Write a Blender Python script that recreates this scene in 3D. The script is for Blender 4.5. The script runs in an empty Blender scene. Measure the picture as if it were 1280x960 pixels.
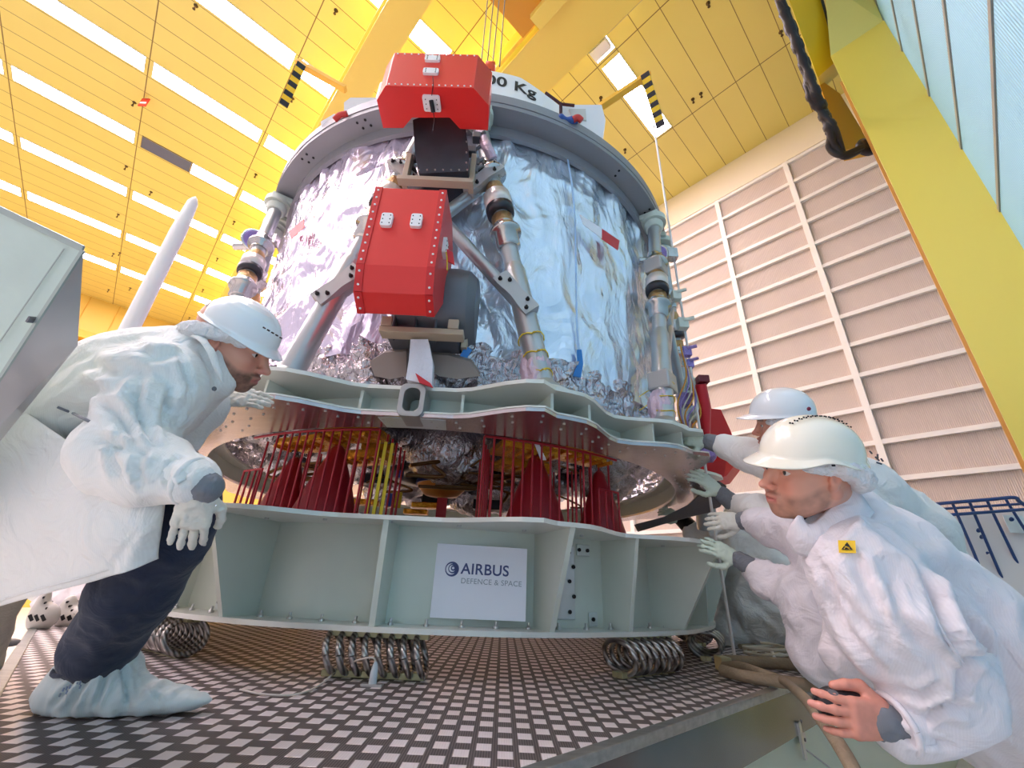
import bpy, math, random
import numpy as np
from mathutils import Vector, Matrix
random.seed(7); rng=np.random.RandomState(3)
SC=bpy.context.scene
COL=SC.collection
PI=math.pi
# ---------------------------------------------------------------- camera frame (world: Z up, Y = viewing direction on the ground)
FPX=531.0; CAMZ=.33
_U=np.array([54.,1130.,FPX]); _U/=np.linalg.norm(_U)
_z=np.array([0,0,1.]); _Y=_z-(_z@_U)*_U; _Y/=np.linalg.norm(_Y)
_X=np.cross(_U,_Y); _X=_X if _X[0]>0 else -_X
CR=np.array([_X,_Y,_U])
def ray(u,v): return CR@np.array([u-640.,-(v-480.),FPX])
def W(u,v,d):                       # point seen at (u,v) whose depth along the view axis is d metres
    r=ray(u,v)*d/FPX; return np.array([r[0],r[1],CAMZ+r[2]])
def WY(u,v,y):
    r=ray(u,v)*y/ray(u,v)[1]; return np.array([r[0],r[1],CAMZ+r[2]])
def WZ(u,v,z):
    r=ray(u,v); t=(z-CAMZ)/r[2]; return np.array([r[0]*t,r[1]*t,z])
D1=np.array([.738,.675]); D2=np.array([-.675,.738])     # the hall's two horizontal directions
def room(a,b,z): p=D1*a+D2*b; return (p[0],p[1],z)
ROOM=math.atan2(D1[1],D1[0])
C0=np.array([-.45,3.66])            # the spacecraft's vertical axis
def cyl(R,a,z): t=math.radians(a); return np.array([C0[0]+R*math.cos(t),C0[1]+R*math.sin(t),z])
# ---------------------------------------------------------------- materials
MATS={}
def lin(c): return tuple((x/12.92 if x<=.04045 else ((x+.055)/1.055)**2.4) for x in c)
def mat(name,rgb,rough=.5,metal=0.,bump=0.,bscale=60.,var=0.,vscale=6.,emit=0.,trans=0.,vcol=False,sub=0.,coat=0.,stretch=None,alpha=1.,weave=0.,weavef=300.,bdist=.02):
    if name in MATS: return MATS[name]
    m=bpy.data.materials.new(name); m.use_nodes=True; nt=m.node_tree; b=nt.nodes['Principled BSDF']
    c=lin([x/255. for x in rgb])+(1,)
    b.inputs['Base Color'].default_value=c; b.inputs['Roughness'].default_value=rough; b.inputs['Metallic'].default_value=metal
    b.inputs['Coat Weight'].default_value=coat; b.inputs['Alpha'].default_value=alpha
    if sub: b.inputs['Subsurface Weight'].default_value=sub; b.inputs['Subsurface Scale'].default_value=.01
    tc=nt.nodes.new('ShaderNodeTexCoord'); L=nt.links.new; co=tc.outputs['Object']
    if stretch:
        mp=nt.nodes.new('ShaderNodeMapping'); mp.inputs['Scale'].default_value=stretch; L(co,mp.inputs['Vector']); co=mp.outputs[0]
    if vcol:
        a=nt.nodes.new('ShaderNodeVertexColor'); a.layer_name='Col'; L(a.outputs['Color'],b.inputs['Base Color'])
    elif var:
        n=nt.nodes.new('ShaderNodeTexNoise'); n.inputs['Scale'].default_value=vscale; n.inputs['Detail'].default_value=4; L(co,n.inputs['Vector'])
        r=nt.nodes.new('ShaderNodeMapRange'); r.inputs['From Min'].default_value=.3; r.inputs['From Max'].default_value=.7
        r.inputs['To Min'].default_value=1-var; r.inputs['To Max'].default_value=1+var*.4; L(n.outputs['Fac'],r.inputs['Value'])
        x=nt.nodes.new('ShaderNodeVectorMath'); x.operation='SCALE'; x.inputs[0].default_value=c[:3]; L(r.outputs[0],x.inputs['Scale']); L(x.outputs[0],b.inputs['Base Color'])
    last=None
    if bump:
        n=nt.nodes.new('ShaderNodeTexNoise'); n.inputs['Scale'].default_value=bscale; n.inputs['Detail'].default_value=5; L(co,n.inputs['Vector'])
        bp=nt.nodes.new('ShaderNodeBump'); bp.inputs['Strength'].default_value=bump; bp.inputs['Distance'].default_value=bdist; L(n.outputs['Fac'],bp.inputs['Height']); last=bp
    if weave:
        w=nt.nodes.new('ShaderNodeTexWave'); w.inputs['Scale'].default_value=weavef/20.; w.bands_direction='DIAGONAL' if weavef<0 else 'X'; L(tc.outputs['Object'],w.inputs['Vector'])
        bp=nt.nodes.new('ShaderNodeBump'); bp.inputs['Strength'].default_value=weave; bp.inputs['Distance'].default_value=.002; L(w.outputs['Fac'],bp.inputs['Height'])
        if last: L(last.outputs[0],bp.inputs['Normal'])
        last=bp
    if last: L(last.outputs[0],b.inputs['Normal'])
    if emit: b.inputs['Emission Color'].default_value=c; b.inputs['Emission Strength'].default_value=emit
    if trans: b.inputs['Transmission Weight'].default_value=trans
    MATS[name]=m; return m
# ---------------------------------------------------------------- objects
ORG={}
def tagd(o,label,cat,group=None,kind=None):
    if label: o['label']=label
    if cat: o['category']=cat
    if group: o['group']=group
    if kind: o['kind']=kind
    return o
def thing(name,label,cat,loc,group=None):
    o=bpy.data.objects.new(name,None); COL.objects.link(o); o.location=tuple(float(x) for x in loc); o.empty_display_size=.1
    ORG[o.name]=np.array(loc,float); return tagd(o,label,cat,group)
def link(name,verts,faces,mats,parent=None,mi=None,smooth=False,origin=None,cols=None,label=None):
    verts=np.array(verts,float).reshape(-1,3)
    if parent is not None: org=ORG[parent.name]
    elif origin is not None: org=np.array(origin,float)
    else: org=np.array([(verts[:,0].min()+verts[:,0].max())/2,(verts[:,1].min()+verts[:,1].max())/2,verts[:,2].min()])
    me=bpy.data.meshes.new(name); me.from_pydata((verts-org).tolist(),[],[list(map(int,f)) for f in faces]); me.update()
    if not isinstance(mats,(list,tuple)): mats=[mats]
    for m in mats: me.materials.append(m)
    if mi is not None: me.polygons.foreach_set('material_index',np.array(mi,'i'))
    if smooth is True: me.polygons.foreach_set('use_smooth',np.ones(len(me.polygons),bool))
    elif smooth: me.polygons.foreach_set('use_smooth',np.array(smooth,bool))
    if cols is not None:
        ca=me.color_attributes.new('Col','FLOAT_COLOR','POINT'); ca.data.foreach_set('color',np.c_[cols,np.ones(len(cols))].astype('f').ravel())
    o=bpy.data.objects.new(name,me); COL.objects.link(o)
    if parent is not None: o.parent=parent
    else: o.location=tuple(org)
    ORG[o.name]=org
    if label: o['label']=label
    return o
def basis(ax,up=(0,0,1)):
    ax=np.array(ax,float); ax/=np.linalg.norm(ax); up=np.array(up,float)
    if abs(ax@up)/np.linalg.norm(up)>.98: up=np.array([1.,0,0]) if abs(ax[0])<.9 else np.array([0,1.,0])
    x=np.cross(up,ax); x/=np.linalg.norm(x); y=np.cross(ax,x); return x,y,ax
class MB:
    def __init__(s): s.v=[];s.f=[];s.m=[];s.sm=[];s.n=0
    def add(s,v,f,mi=0,sm=False):
        v=np.array(v,float).reshape(-1,3); s.v.append(v)
        for q in f: s.f.append([i+s.n for i in q]); s.m.append(mi); s.sm.append(sm)
        s.n+=len(v); return s
    def box(s,c,size,ax=None,mi=0):      # ax: rows are the box's axes
        A=np.eye(3) if ax is None else np.array(ax); h=np.array(size,float)/2; c=np.array(c,float)
        v=[c+A.T@(h*np.array([i,j,k])) for i in(-1,1) for j in(-1,1) for k in(-1,1)]
        return s.add(v,[(0,1,3,2),(4,6,7,5),(0,4,5,1),(2,3,7,6),(0,2,6,4),(1,5,7,3)],mi)
    def bar(s,a,b,w,t,up=(0,0,1),mi=0):
        a=np.array(a,float);b=np.array(b,float);x,y,z=basis(b-a,up); return s.box((a+b)/2,(w,t,np.linalg.norm(b-a)),[x,y,z],mi)
    def lathe(s,a,b,prof,n=20,mi=0,up=(0,0,1),caps=True):   # prof: (distance along a->b, radius)
        a=np.array(a,float);x,y,z=basis(np.array(b,float)-a,up); v=[];f=[]
        for t,r in prof:
            for k in range(n):
                w=2*PI*k/n; v.append(a+z*t+r*(math.cos(w)*x+math.sin(w)*y))
        m=len(prof)
        for i in range(m-1):
            for k in range(n): k2=(k+1)%n; f.append((i*n+k,i*n+k2,(i+1)*n+k2,(i+1)*n+k))
        s.add(v,f,mi,True)
        if caps: s.add(v[:n],[tuple(range(n))[::-1]],mi); s.add(v[-n:],[tuple(range(n))],mi)
        return s
    def cyl(s,a,b,r,r2=None,n=16,mi=0):
        L=np.linalg.norm(np.array(b,float)-np.array(a,float)); return s.lathe(a,b,[(0,r),(L,r if r2 is None else r2)],n,mi)
    def tube(s,pts,r,n=8,mi=0,closed=False):
        P=[np.array(p,float) for p in pts]; v=[];f=[];m=len(P); xp=None
        for i in range(m):
            t=P[min(i+1,m-1)]-P[max(i-1,0)]; t/=max(np.linalg.norm(t),1e-9)
            if xp is None: x,_,_=basis(t)
            else:
                x=xp-(xp@t)*t; x/=max(np.linalg.norm(x),1e-9)
            y=np.cross(t,x); xp=x; rr=r[i] if hasattr(r,'__len__') else r
            for k in range(n): w=2*PI*k/n; v.append(P[i]+rr*(math.cos(w)*x+math.sin(w)*y))
        for i in range(m-1):
            for k in range(n): k2=(k+1)%n; f.append((i*n+k,i*n+k2,(i+1)*n+k2,(i+1)*n+k))
        s.add(v,f,mi,True); s.add(v[:n],[tuple(range(n))[::-1]],mi); s.add(v[-n:],[tuple(range(n))],mi); return s
    def prism(s,poly,off,mi=0,mi_side=None):    # poly: 3-D points in one plane, extruded by vector off
        P=np.array(poly,float); n=len(P); v=np.vstack([P,P+np.array(off,float)])
        ms=mi if mi_side is None else mi_side
        s.add(v,[tuple(range(n))[::-1],tuple(range(n,2*n))],mi); s.add(v,[(i,(i+1)%n,n+(i+1)%n,n+i) for i in range(n)],ms); return s
    def ringplate(s,Ro,Ri,z0,z1,a0,a1,n=90,mi=0):   # annular plate, Ro/Ri functions of the angle
        v=[];f=[];ro=Ro if callable(Ro) else (lambda a:Ro); ri=Ri if callable(Ri) else (lambda a:Ri)
        full=abs(a1-a0)>=360; m=n if full else n+1
        for i in range(m):
            a=a0+(a1-a0)*i/n
            for R,z in((ri(a),z0),(ro(a),z0),(ro(a),z1),(ri(a),z1)): v.append(cyl(R,a,z))
        for i in range(n):
            j=(i+1)%m
            for k in range(4): k2=(k+1)%4; f.append((i*4+k,i*4+k2,j*4+k2,j*4+k))
        s.add(v,f,mi)
        if not full: s.add(v[:4],[(3,2,1,0)],mi); s.add(v[-4:],[(0,1,2,3)],mi)
        return s
    def obj(s,name,mats,parent=None,bevel=0,origin=None,label=None,seg=2):
        o=link(name,np.vstack(s.v),s.f,mats,parent,s.m,s.sm,origin,label=label)
        if bevel:
            b=o.modifiers.new('bevel','BEVEL'); b.width=bevel; b.segments=seg; b.limit_method='ANGLE'; b.angle_limit=.6; b.harden_normals=False
        return o
def spline(pts,n=8):
    P=[np.array(p,float) for p in pts]; P=[2*P[0]-P[1]]+P+[2*P[-1]-P[-2]]; out=[]
    for i in range(1,len(P)-2):
        for k in range(n):
            t=k/n; a,b,c,d=P[i-1:i+3]
            out.append(.5*((2*b)+(c-a)*t+(2*a-5*b+4*c-d)*t*t+(3*b-a-3*c+d)*t**3))
    out.append(P[-2]); return out
def dup(o,loc,label=None,rotz=None,parent=None):
    c=o.copy(); COL.objects.link(c)
    if parent is None:
        c.location=tuple(float(x) for x in loc)
        if rotz is not None: c.rotation_euler=(0,0,rotz)
        if label: c['label']=label
    else: c.parent=parent
    for ch in list(o.children): dup(ch,None,parent=c)
    return c
# ---------------------------------------------------------------- value noise
def _h(i,j,k,s):
    n=(i.astype(np.int64)*374761393+j.astype(np.int64)*668265263+k.astype(np.int64)*2147483647+s*974634777)&0xffffffff
    n=((n^(n>>13))*1274126177)&0xffffffff; n=(n^(n>>16))&0xffff
    return n/65535.
def noise(P,s=0):
    P=np.asarray(P,float); I=np.floor(P); F=P-I; F=F*F*(3-2*F); I=I.astype(np.int64); r=0
    for a in(0,1):
        for b in(0,1):
            for c in(0,1):
                r=r+_h(I[:,0]+a,I[:,1]+b,I[:,2]+c,s)*(F[:,0] if a else 1-F[:,0])*(F[:,1] if b else 1-F[:,1])*(F[:,2] if c else 1-F[:,2])
    return r
def fbm(P,s=0,o=4):
    P=np.asarray(P,float); r=0;A=1;T=0
    for k in range(o): r=r+A*noise(P*(2.03**k)+k*17.3,s+k);T+=A;A*=.5
    return r/T
def ridge(P,s=0,o=3):
    P=np.asarray(P,float); r=0;A=1;T=0
    for k in range(o): r=r+A*(1-np.abs(2*noise(P*(1.9**k)+k*9.1,s+k)-1));T+=A;A*=.5
    return r/T
# ================================================================ THE HALL
FL=-.95; CE=9.33
m_yel=mat('yellow_ceiling_paint',(250,206,92),.6)
def ceiling_mat():
    m=bpy.data.materials.new('ceiling_boards'); m.use_nodes=True; nt=m.node_tree; b=nt.nodes['Principled BSDF']; L=nt.links.new
    tc=nt.nodes.new('ShaderNodeTexCoord'); sp=nt.nodes.new('ShaderNodeSeparateXYZ'); L(tc.outputs['Object'],sp.inputs[0])
    def seam(sock,off,pitch,w):
        a=nt.nodes.new('ShaderNodeMath');a.operation='ADD';a.inputs[1].default_value=off;L(sock,a.inputs[0])
        d=nt.nodes.new('ShaderNodeMath');d.operation='PINGPONG';d.inputs[1].default_value=pitch/2;L(a.outputs[0],d.inputs[0])
        c=nt.nodes.new('ShaderNodeMath');c.operation='LESS_THAN';c.inputs[1].default_value=w;L(d.outputs[0],c.inputs[0]); return c.outputs[0]
    s1=seam(sp.outputs['Y'],.434*40,.434,.006); s2=seam(sp.outputs['X'],42.0,2.1,.009)
    mx=nt.nodes.new('ShaderNodeMath');mx.operation='MAXIMUM';L(s1,mx.inputs[0]);L(s2,mx.inputs[1])
    n=nt.nodes.new('ShaderNodeTexNoise'); n.inputs['Scale'].default_value=.7; L(tc.outputs['Object'],n.inputs['Vector'])
    c1=nt.nodes.new('ShaderNodeMix');c1.data_type='RGBA';c1.inputs[6].default_value=lin((.875,.80,.43))+(1,);c1.inputs[7].default_value=lin((.905,.835,.47))+(1,);L(n.outputs['Fac'],c1.inputs[0])
    c2=nt.nodes.new('ShaderNodeMix');c2.data_type='RGBA';L(mx.outputs[0],c2.inputs[0]);L(c1.outputs[2],c2.inputs[6]);c2.inputs[7].default_value=lin((.5,.40,.2))+(1,)
    L(c2.outputs[2],b.inputs['Base Color']); b.inputs['Roughness'].default_value=.38
    return m
def rbox(m,a0,a1,b0,b1,z0,z1,mi=0):
    m.box(room((a0+a1)/2,(b0+b1)/2,(z0+z1)/2),(abs(a1-a0),abs(b1-b0),abs(z1-z0)),[(D1[0],D1[1],0),(D2[0],D2[1],0),(0,0,1)],mi); return m
def rot_local(o):   # turn a room-aligned mesh so that its own axes follow the hall (for textures)
    c=math.cos(-ROOM); s=math.sin(-ROOM); me=o.data
    co=np.zeros(len(me.vertices)*3); me.vertices.foreach_get('co',co); co=co.reshape(-1,3)
    x=co[:,0]*c-co[:,1]*s; y=co[:,0]*s+co[:,1]*c; co[:,0]=x; co[:,1]=y; me.vertices.foreach_set('co',co.ravel()); me.update(); o.rotation_euler=(0,0,ROOM)
m=MB(); rbox(m,-9,8.3,-1.2,20.7,CE,CE+.12)
o=m.obj('ceiling',ceiling_mat(),origin=(0,0,CE)); rot_local(o); tagd(o,None,None,kind='structure')
m=MB(); rbox(m,-9,8.3,-1.2,20.7,FL-.1,FL)
o=m.obj('floor',mat('hall_floor',(214,212,208),.35,var=.1)); tagd(o,None,None,kind='structure')
# back wall: ribbed beige panels, a plain band on top, white mullions and rails
def ribbed(name,rgb,scale,dark,axis='X'):
    m=bpy.data.materials.new(name); m.use_nodes=True; nt=m.node_tree; b=nt.nodes['Principled BSDF']; L=nt.links.new
    tc=nt.nodes.new('ShaderNodeTexCoord'); w=nt.nodes.new('ShaderNodeTexWave'); w.bands_direction=axis; w.inputs['Scale'].default_value=scale; L(tc.outputs['Object'],w.inputs['Vector'])
    c=nt.nodes.new('ShaderNodeMix');c.data_type='RGBA';c.inputs[6].default_value=lin([x/255*dark for x in rgb])+(1,);c.inputs[7].default_value=lin([x/255 for x in rgb])+(1,);L(w.outputs['Fac'],c.inputs[0])
    L(c.outputs[2],b.inputs['Base Color']); b.inputs['Roughness'].default_value=.5
    bp=nt.nodes.new('ShaderNodeBump'); bp.inputs['Strength'].default_value=.5; bp.inputs['Distance'].default_value=.01; L(w.outputs['Fac'],bp.inputs['Height']); L(bp.outputs[0],b.inputs['Normal'])
    return m
WA=8.0
m=MB(); rbox(m,WA+.06,WA+.25,-1.2,20,FL,8.48,0); rbox(m,WA-.02,WA+.25,-1.2,20,8.48,CE,1)
o=m.obj('wall_back',[ribbed('ribbed_beige_panel',(214,196,184),15,.92,'Y'),mat('cream_wall_paint',(240,226,200),.5)],origin=(0,0,0)); rot_local(o); o['kind']='structure'
m=MB()
for k in range(-2,14): rbox(m,WA-.01,WA+.06,.66-1.4*2+1.4*k+ (0),.66-1.4*2+1.4*k+.09,FL,8.48)
for k in range(18): rbox(m,WA+.0,WA+.06,-1.2,20,8.41-.545*k,8.48-.545*k)
o=m.obj('trim_1',mat('white_mullion',(240,234,226),.4)); o['kind']='structure'
# right wall: pale turquoise cladding with grey joints
WB=-1.0
m=MB(); rbox(m,-2,WA+.2,WB-.15,WB,FL,CE)
o=m.obj('wall_right',ribbed('turquoise_cladding',(146,206,234),9,.93,'X'),origin=(0,0,0)); rot_local(o); o['kind']='structure'
m=MB()
for k in range(12): rbox(m,-2,WA,WB-.01,WB+.012,7.58-.925*k+.9,7.60-.925*k+.93)
rbox(m,5.96,6.0,WB-.01,WB+.04,FL,CE)
o=m.obj('trim_2',mat('grey_joint_strip',(150,150,145),.4,.3)); o['kind']='structure'
# far yellow wall on the left with its crane runway
m=MB(); rbox(m,-9,8.2,20.5,20.7,FL,CE)
def boards():
    mm=ribbed('yellow_wall_boards',(228,190,84),.25,.97,'X'); return mm
o=m.obj('wall_left',boards(),origin=(0,0,0)); rot_local(o); o['kind']='structure'
m=MB()
for k in range(20): rbox(m,-8.6+k*.84,-8.585+k*.84,20.46,20.52,FL,CE)
rbox(m,-9,8,20.1,20.5,7.55,7.85); rbox(m,-9,8,19.9,20.5,7.5,7.56); rbox(m,-9,8,20.2,20.5,6.9,7.1)
o=m.obj('trim_3',mat('yellow_runway_paint',(214,160,20),.45)); o['kind']='structure'
# ---- ceiling lights: lit fluorescent troughs and one dark one
m_lamp=mat('lit_fluorescent_diffuser',(255,238,252),.4,emit=27.0)
m_lfr=mat('lamp_housing_white',(232,226,214),.4)
m_dark=mat('unlit_fluorescent_diffuser',(96,110,150),.2,.4)
def lamp(name,L,lit,label,loc,group):
    r=thing(name,label,'light',loc,group); r.location=(0,0,0); ORG[r.name]=np.zeros(3)
    f=MB()
    for sy in(-1,1): f.box((0,sy*.19,-.004),(L,.012,.03))
    for sx in(-1,1): f.box((sx*(L/2-.006),0,-.004),(.012,.39,.03))
    f.obj('lamp_frame',m_lfr if lit else mat('bare_steel_housing',(150,140,120),.3,.7),r)
    MB().box((0,0,-.006),(L-.02,.372,.016)).obj('diffuser',m_lamp if lit else m_dark,r)
    r.location=loc; r.rotation_euler=(0,0,ROOM); return r
LG='rows of lit fluorescent ceiling lights'
proto=None
for rb in range(8):
    b=2.36+2.167*rb
    for ca in range(-4,4):
        a0=2.1*ca+.06
        if ca==3: continue
        if rb==0 and ca!=2 and ca>-1 and ca!=1: continue
        segs=[(a0+1.0,1.98,True)]
        if rb==4 and ca==-1: segs=[(a0+.5,.98,False),(a0+1.5,1.0,True)]
        for (am,L,lit) in segs:
            loc=room(am,b,CE)
            if L==1.98:
                if proto is None: proto=lamp('ceiling_light',1.98,True,'long lit white fluorescent strip recessed in the yellow ceiling',loc,LG)
                else: dup(proto,loc,rotz=ROOM)
            elif lit: lamp('ceiling_light',L,True,'half-length lit fluorescent strip just after the unlit one',loc,None)
            else: lamp('ceiling_light',L,False,'unlit grey-blue ceiling light, the only dark one among the lit strips',loc,None)
# ---- sprinkler heads
spk=None
for (u,v) in [(245,7),(168,128),(158,208),(189,240),(148,268),(142,317),(150,316),(320,218),(293,277),(272,323),(254,362),(283,348),(163,360),(136,362),(876,117),(866,124),(885,4),(976,40),(781,187),(751,122),(366,123),(420,13),(237,397)]:
    p=WZ(u,v,CE)
    if spk is None:
        mm=MB(); mm.lathe((0,0,0),(0,0,-1),[(0,.035),(.008,.035),(.01,.009),(.06,.009),(.066,.014),(.085,.014)],10); mm.lathe((0,0,-.085),(0,0,-1),[(0,.005),(.02,.005),(.022,.024),(.026,.024)],10)
        spk=mm.obj('ceiling_sprinkler',mat('dark_bronze',(92,70,40),.4,.6),origin=(0,0,0)); spk.location=tuple(p)
        tagd(spk,'small dark sprinkler head hanging from the yellow ceiling boards','sprinkler','sprinkler heads under the ceiling')
    else: dup(spk,p)
for (u,v,lab) in [(180,128,'small red and white tag hanging from the ceiling between the left light rows'),(695,178,'small red sign under the ceiling beside the yellow crane girder')]:
    p=WZ(u,v,CE-.16); mm=MB(); mm.box(p+np.array([0,0,0]),(.16,.02,.24),mi=0); mm.box(p+np.array([0,-.012,-.03]),(.13,.006,.05),mi=1); mm.cyl(p+np.array([0,0,.12]),p+np.array([0,0,.17]),.006,mi=1)
    o=mm.obj('hanging_tag',[mat('tag_red',(206,50,30),.5),mat('tag_white',(240,235,225),.5)]); tagd(o,lab,'sign')
# ---- crane girders, trolley, column
m_cr=mat('crane_yellow',(204,194,44),.35,coat=.2); m_cr2=mat('crane_yellow_edge',(240,208,96),.4)
def girder(a0,a1,label,zb=7.8,h=.95):
    r=thing('crane_girder',label,'girder',room((a0+a1)/2,8,zb))
    mm=MB(); rbox(mm,a0+.06,a1-.06,-.9,20.0,zb+.03,zb+h); mm.obj('web',m_cr,r)
    mm=MB(); rbox(mm,a0,a1,-.9,20.0,zb,zb+.03); mm.obj('flange',m_cr2,r)
    mm=MB(); rbox(mm,a0-.02,a0+.03,-.9,20.0,zb+.32,zb+.36); mm.obj('cable_rail',m_cr2,r)
    return r
girder(.66,1.12,'narrow yellow overhead crane girder left of the hoist')
girder(2.46,3.22,'wide yellow overhead crane girder right of the hoist')
r=thing('crane_walkway','grey conduit and lamp rail running along the right crane girder','rail',room(3.4,1.2,8.2))
mm=MB(); rbox(mm,3.3,3.42,.2,2.3,8.25,8.36); mm.obj('conduit',mat('galvanised_steel',(150,152,156),.4,.6),r)
mm=MB(); rbox(mm,3.42,3.6,1.95,2.25,8.2,8.34); mm.obj('floodlight',mat('floodlight_white',(245,240,235),.4),r)
r=thing('hoist_trolley','orange hoist trolley between the two yellow crane girders','hoist',room(1.9,1.6,7.55))
m_or=mat('hoist_orange',(214,150,40),.4)
mm=MB(); rbox(mm,1.35,2.4,.95,2.75,7.9,8.0); rbox(mm,1.5,2.3,1.1,2.2,8.0,8.5); mm.obj('trolley_frame',m_or,r,bevel=.01)
mm=MB(); rbox(mm,1.3,1.62,1.5,2.75,7.75,7.82); mm.obj('cover_plate',mat('hoist_cover_grey',(196,190,176),.5),r,bevel=.01)
mm=MB(); rbox(mm,2.2,2.42,1.6,2.4,7.6,7.72); mm.obj('motor_bracket',mat('crane_yellow_edge',(240,208,96),.4),r,bevel=.01)
mm=MB(); mm.cyl(room(1.75,1.05,7.7),room(1.75,1.75,7.7),.05,n=12); mm.obj('guard_bar',mat('black_rubber',(28,24,28),.5),r)
mm=MB(); mm.cyl(room(1.5,1.7,7.86),room(1.62,1.7,7.86),.13,n=20); mm.obj('sheave',mat('dark_steel',(70,68,66),.35,.8),r)
# hoist ropes converge on the hook block above the lifting frame
hb=WY(613,84,2.25)
for k,(ut,ub,vb) in enumerate([(605,594,66),(617,606,80),(628,617,84),(629,631,90)]):
    top=WZ(ut,0,7.75); bot=hb+np.array([(ub-613)*.0045,0,.02]) ; top=np.array([bot[0]+(top[0]-bot[0])*.25,bot[1]+.05,7.8])
    mm=MB(); mm.cyl(bot,top,.006,n=8); o=mm.obj('hoist_rope',mat('steel_rope_dark',(84,80,74),.4,.6)); tagd(o,'thin steel hoist rope running up from the hook block to the trolley','rope','hoist ropes above the hook block')
r=thing('hook_block','orange crane hook block just above the white lifting frame','hook',hb-np.array([0,0,.2]))
mm=MB(); mm.lathe(hb-np.array([.09,0,0]),hb+np.array([.09,0,0]),[(.045,.02),(.05,.045),(.13,.045),(.135,.02)],20); mm.obj('sheave_housing',mat('hook_orange',(224,84,36),.4),r)
mm=MB(); mm.tube(spline([hb+np.array([0,0,-.03]),hb+np.array([0,0,-.08]),hb+np.array([.04,0,-.13]),hb+np.array([0,0,-.18]),hb+np.array([-.04,0,-.14])]),.01); mm.obj('hook',mat('dark_steel',(70,68,66),.35,.8),r)
# right column with haunch and the horizontal beam running above it
r=thing('crane_column','tall yellow steel column in front of the turquoise wall','column',room(5.75,-.7,FL))
mm=MB(); rbox(mm,5.5,5.56,-1.0,-.40,FL,7.35,0); rbox(mm,5.56,5.96,-.72,-.68,FL,7.3,0); rbox(mm,5.96,6.02,-1.0,-.40,FL,7.3,1); mm.obj('column_shaft',[mat('column_yellow',(216,203,92),.4,coat=.15),mat('column_yellow_shaded',(196,150,80),.5)],r)  # tan on the thin flange is shade put into the column's yellow
mm=MB(); P=[room(5.5,-.40,7.35),room(5.5,-.99,7.35),room(4.95,-.99,8.3),room(4.95,-.62,8.1)]; mm.prism(P,(D1[0]*.04,D1[1]*.04,.03)); mm.obj('haunch',mat('column_yellow_light',(206,206,116),.45),r)
mm=MB(); rbox(mm,2.5,4.98,-.99,-.62,7.9,8.5); mm.obj('runway_beam',mat('column_yellow_light',(206,206,116),.45),r)
mm=MB(); P=[W(u,v,6.6) for u,v in((1022,97),(1050,117),(1088,180),(1052,188))]; mm.prism(P,(.25,.25,.1)); mm.obj('end_bracket',mat('deep_orange_yellow',(214,158,26),.45),r)
r=thing('crane_end_carriage','deep yellow end beam of the crane along the runway beside the black cable','girder',room(5,-.4,7.6))
mm=MB(); P=[W(u,v,6.0+.004*v) for u,v in((981,-14),(1022,97),(1048,74),(1022,-14))]; mm.prism(P,(D1[0]*.4,D1[1]*.4,.2)); mm.obj('beam_shell',mat('carriage_yellow',(218,186,26),.4),r,bevel=.01)
mm=MB(); P=[W(u,v,5.95+.004*v) for u,v in((1022,-14),(1044,66),(1049,74),(1026,-14))]; mm.prism(P,(D1[0]*.2,D1[1]*.2,.1)); mm.obj('dark_rail',mat('dark_steel',(70,68,66),.35,.8),r)
# black festoon cable
pts=[W(970,-12,5.5),W(979,13,5.5),W(994,50,5.5),W(1008,87,5.6),W(1018,118,5.6),W(1028,140,5.7),W(1038,163,5.7),W(1043,181,5.8),W(1056,195,5.8),W(1074,188,5.8)]
mm=MB()
for k,(dx,r0) in enumerate([(0,.05),(.06,.04),(-.05,.035)]):
    q=spline([p+np.array([dx*math.sin(i*1.3+k),dx*math.cos(i),0]) for i,p in enumerate(pts)],10)
    rr=[r0*(1+ (.35 if (i//3)%2 else 0)*(1 if 10<i<62 else 0)) for i in range(len(q))]
    mm.tube(q,rr,8)
o=mm.obj('festoon_cable',mat('black_rubber',(28,24,28),.5)); tagd(o,'thick black festoon cable bundle hanging down beside the yellow column','cable')
mm=MB(); p=W(1080,188,5.9); mm.lathe(p,p+np.array([.0,-.1,0]),[(0,.12),(.03,.14),(.08,.14),(.1,.09)],18)
o=mm.obj('cable_reel',mat('black_rubber',(28,24,28),.5)); tagd(o,'small black reel at the lower end of the festoon cable','reel')
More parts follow.
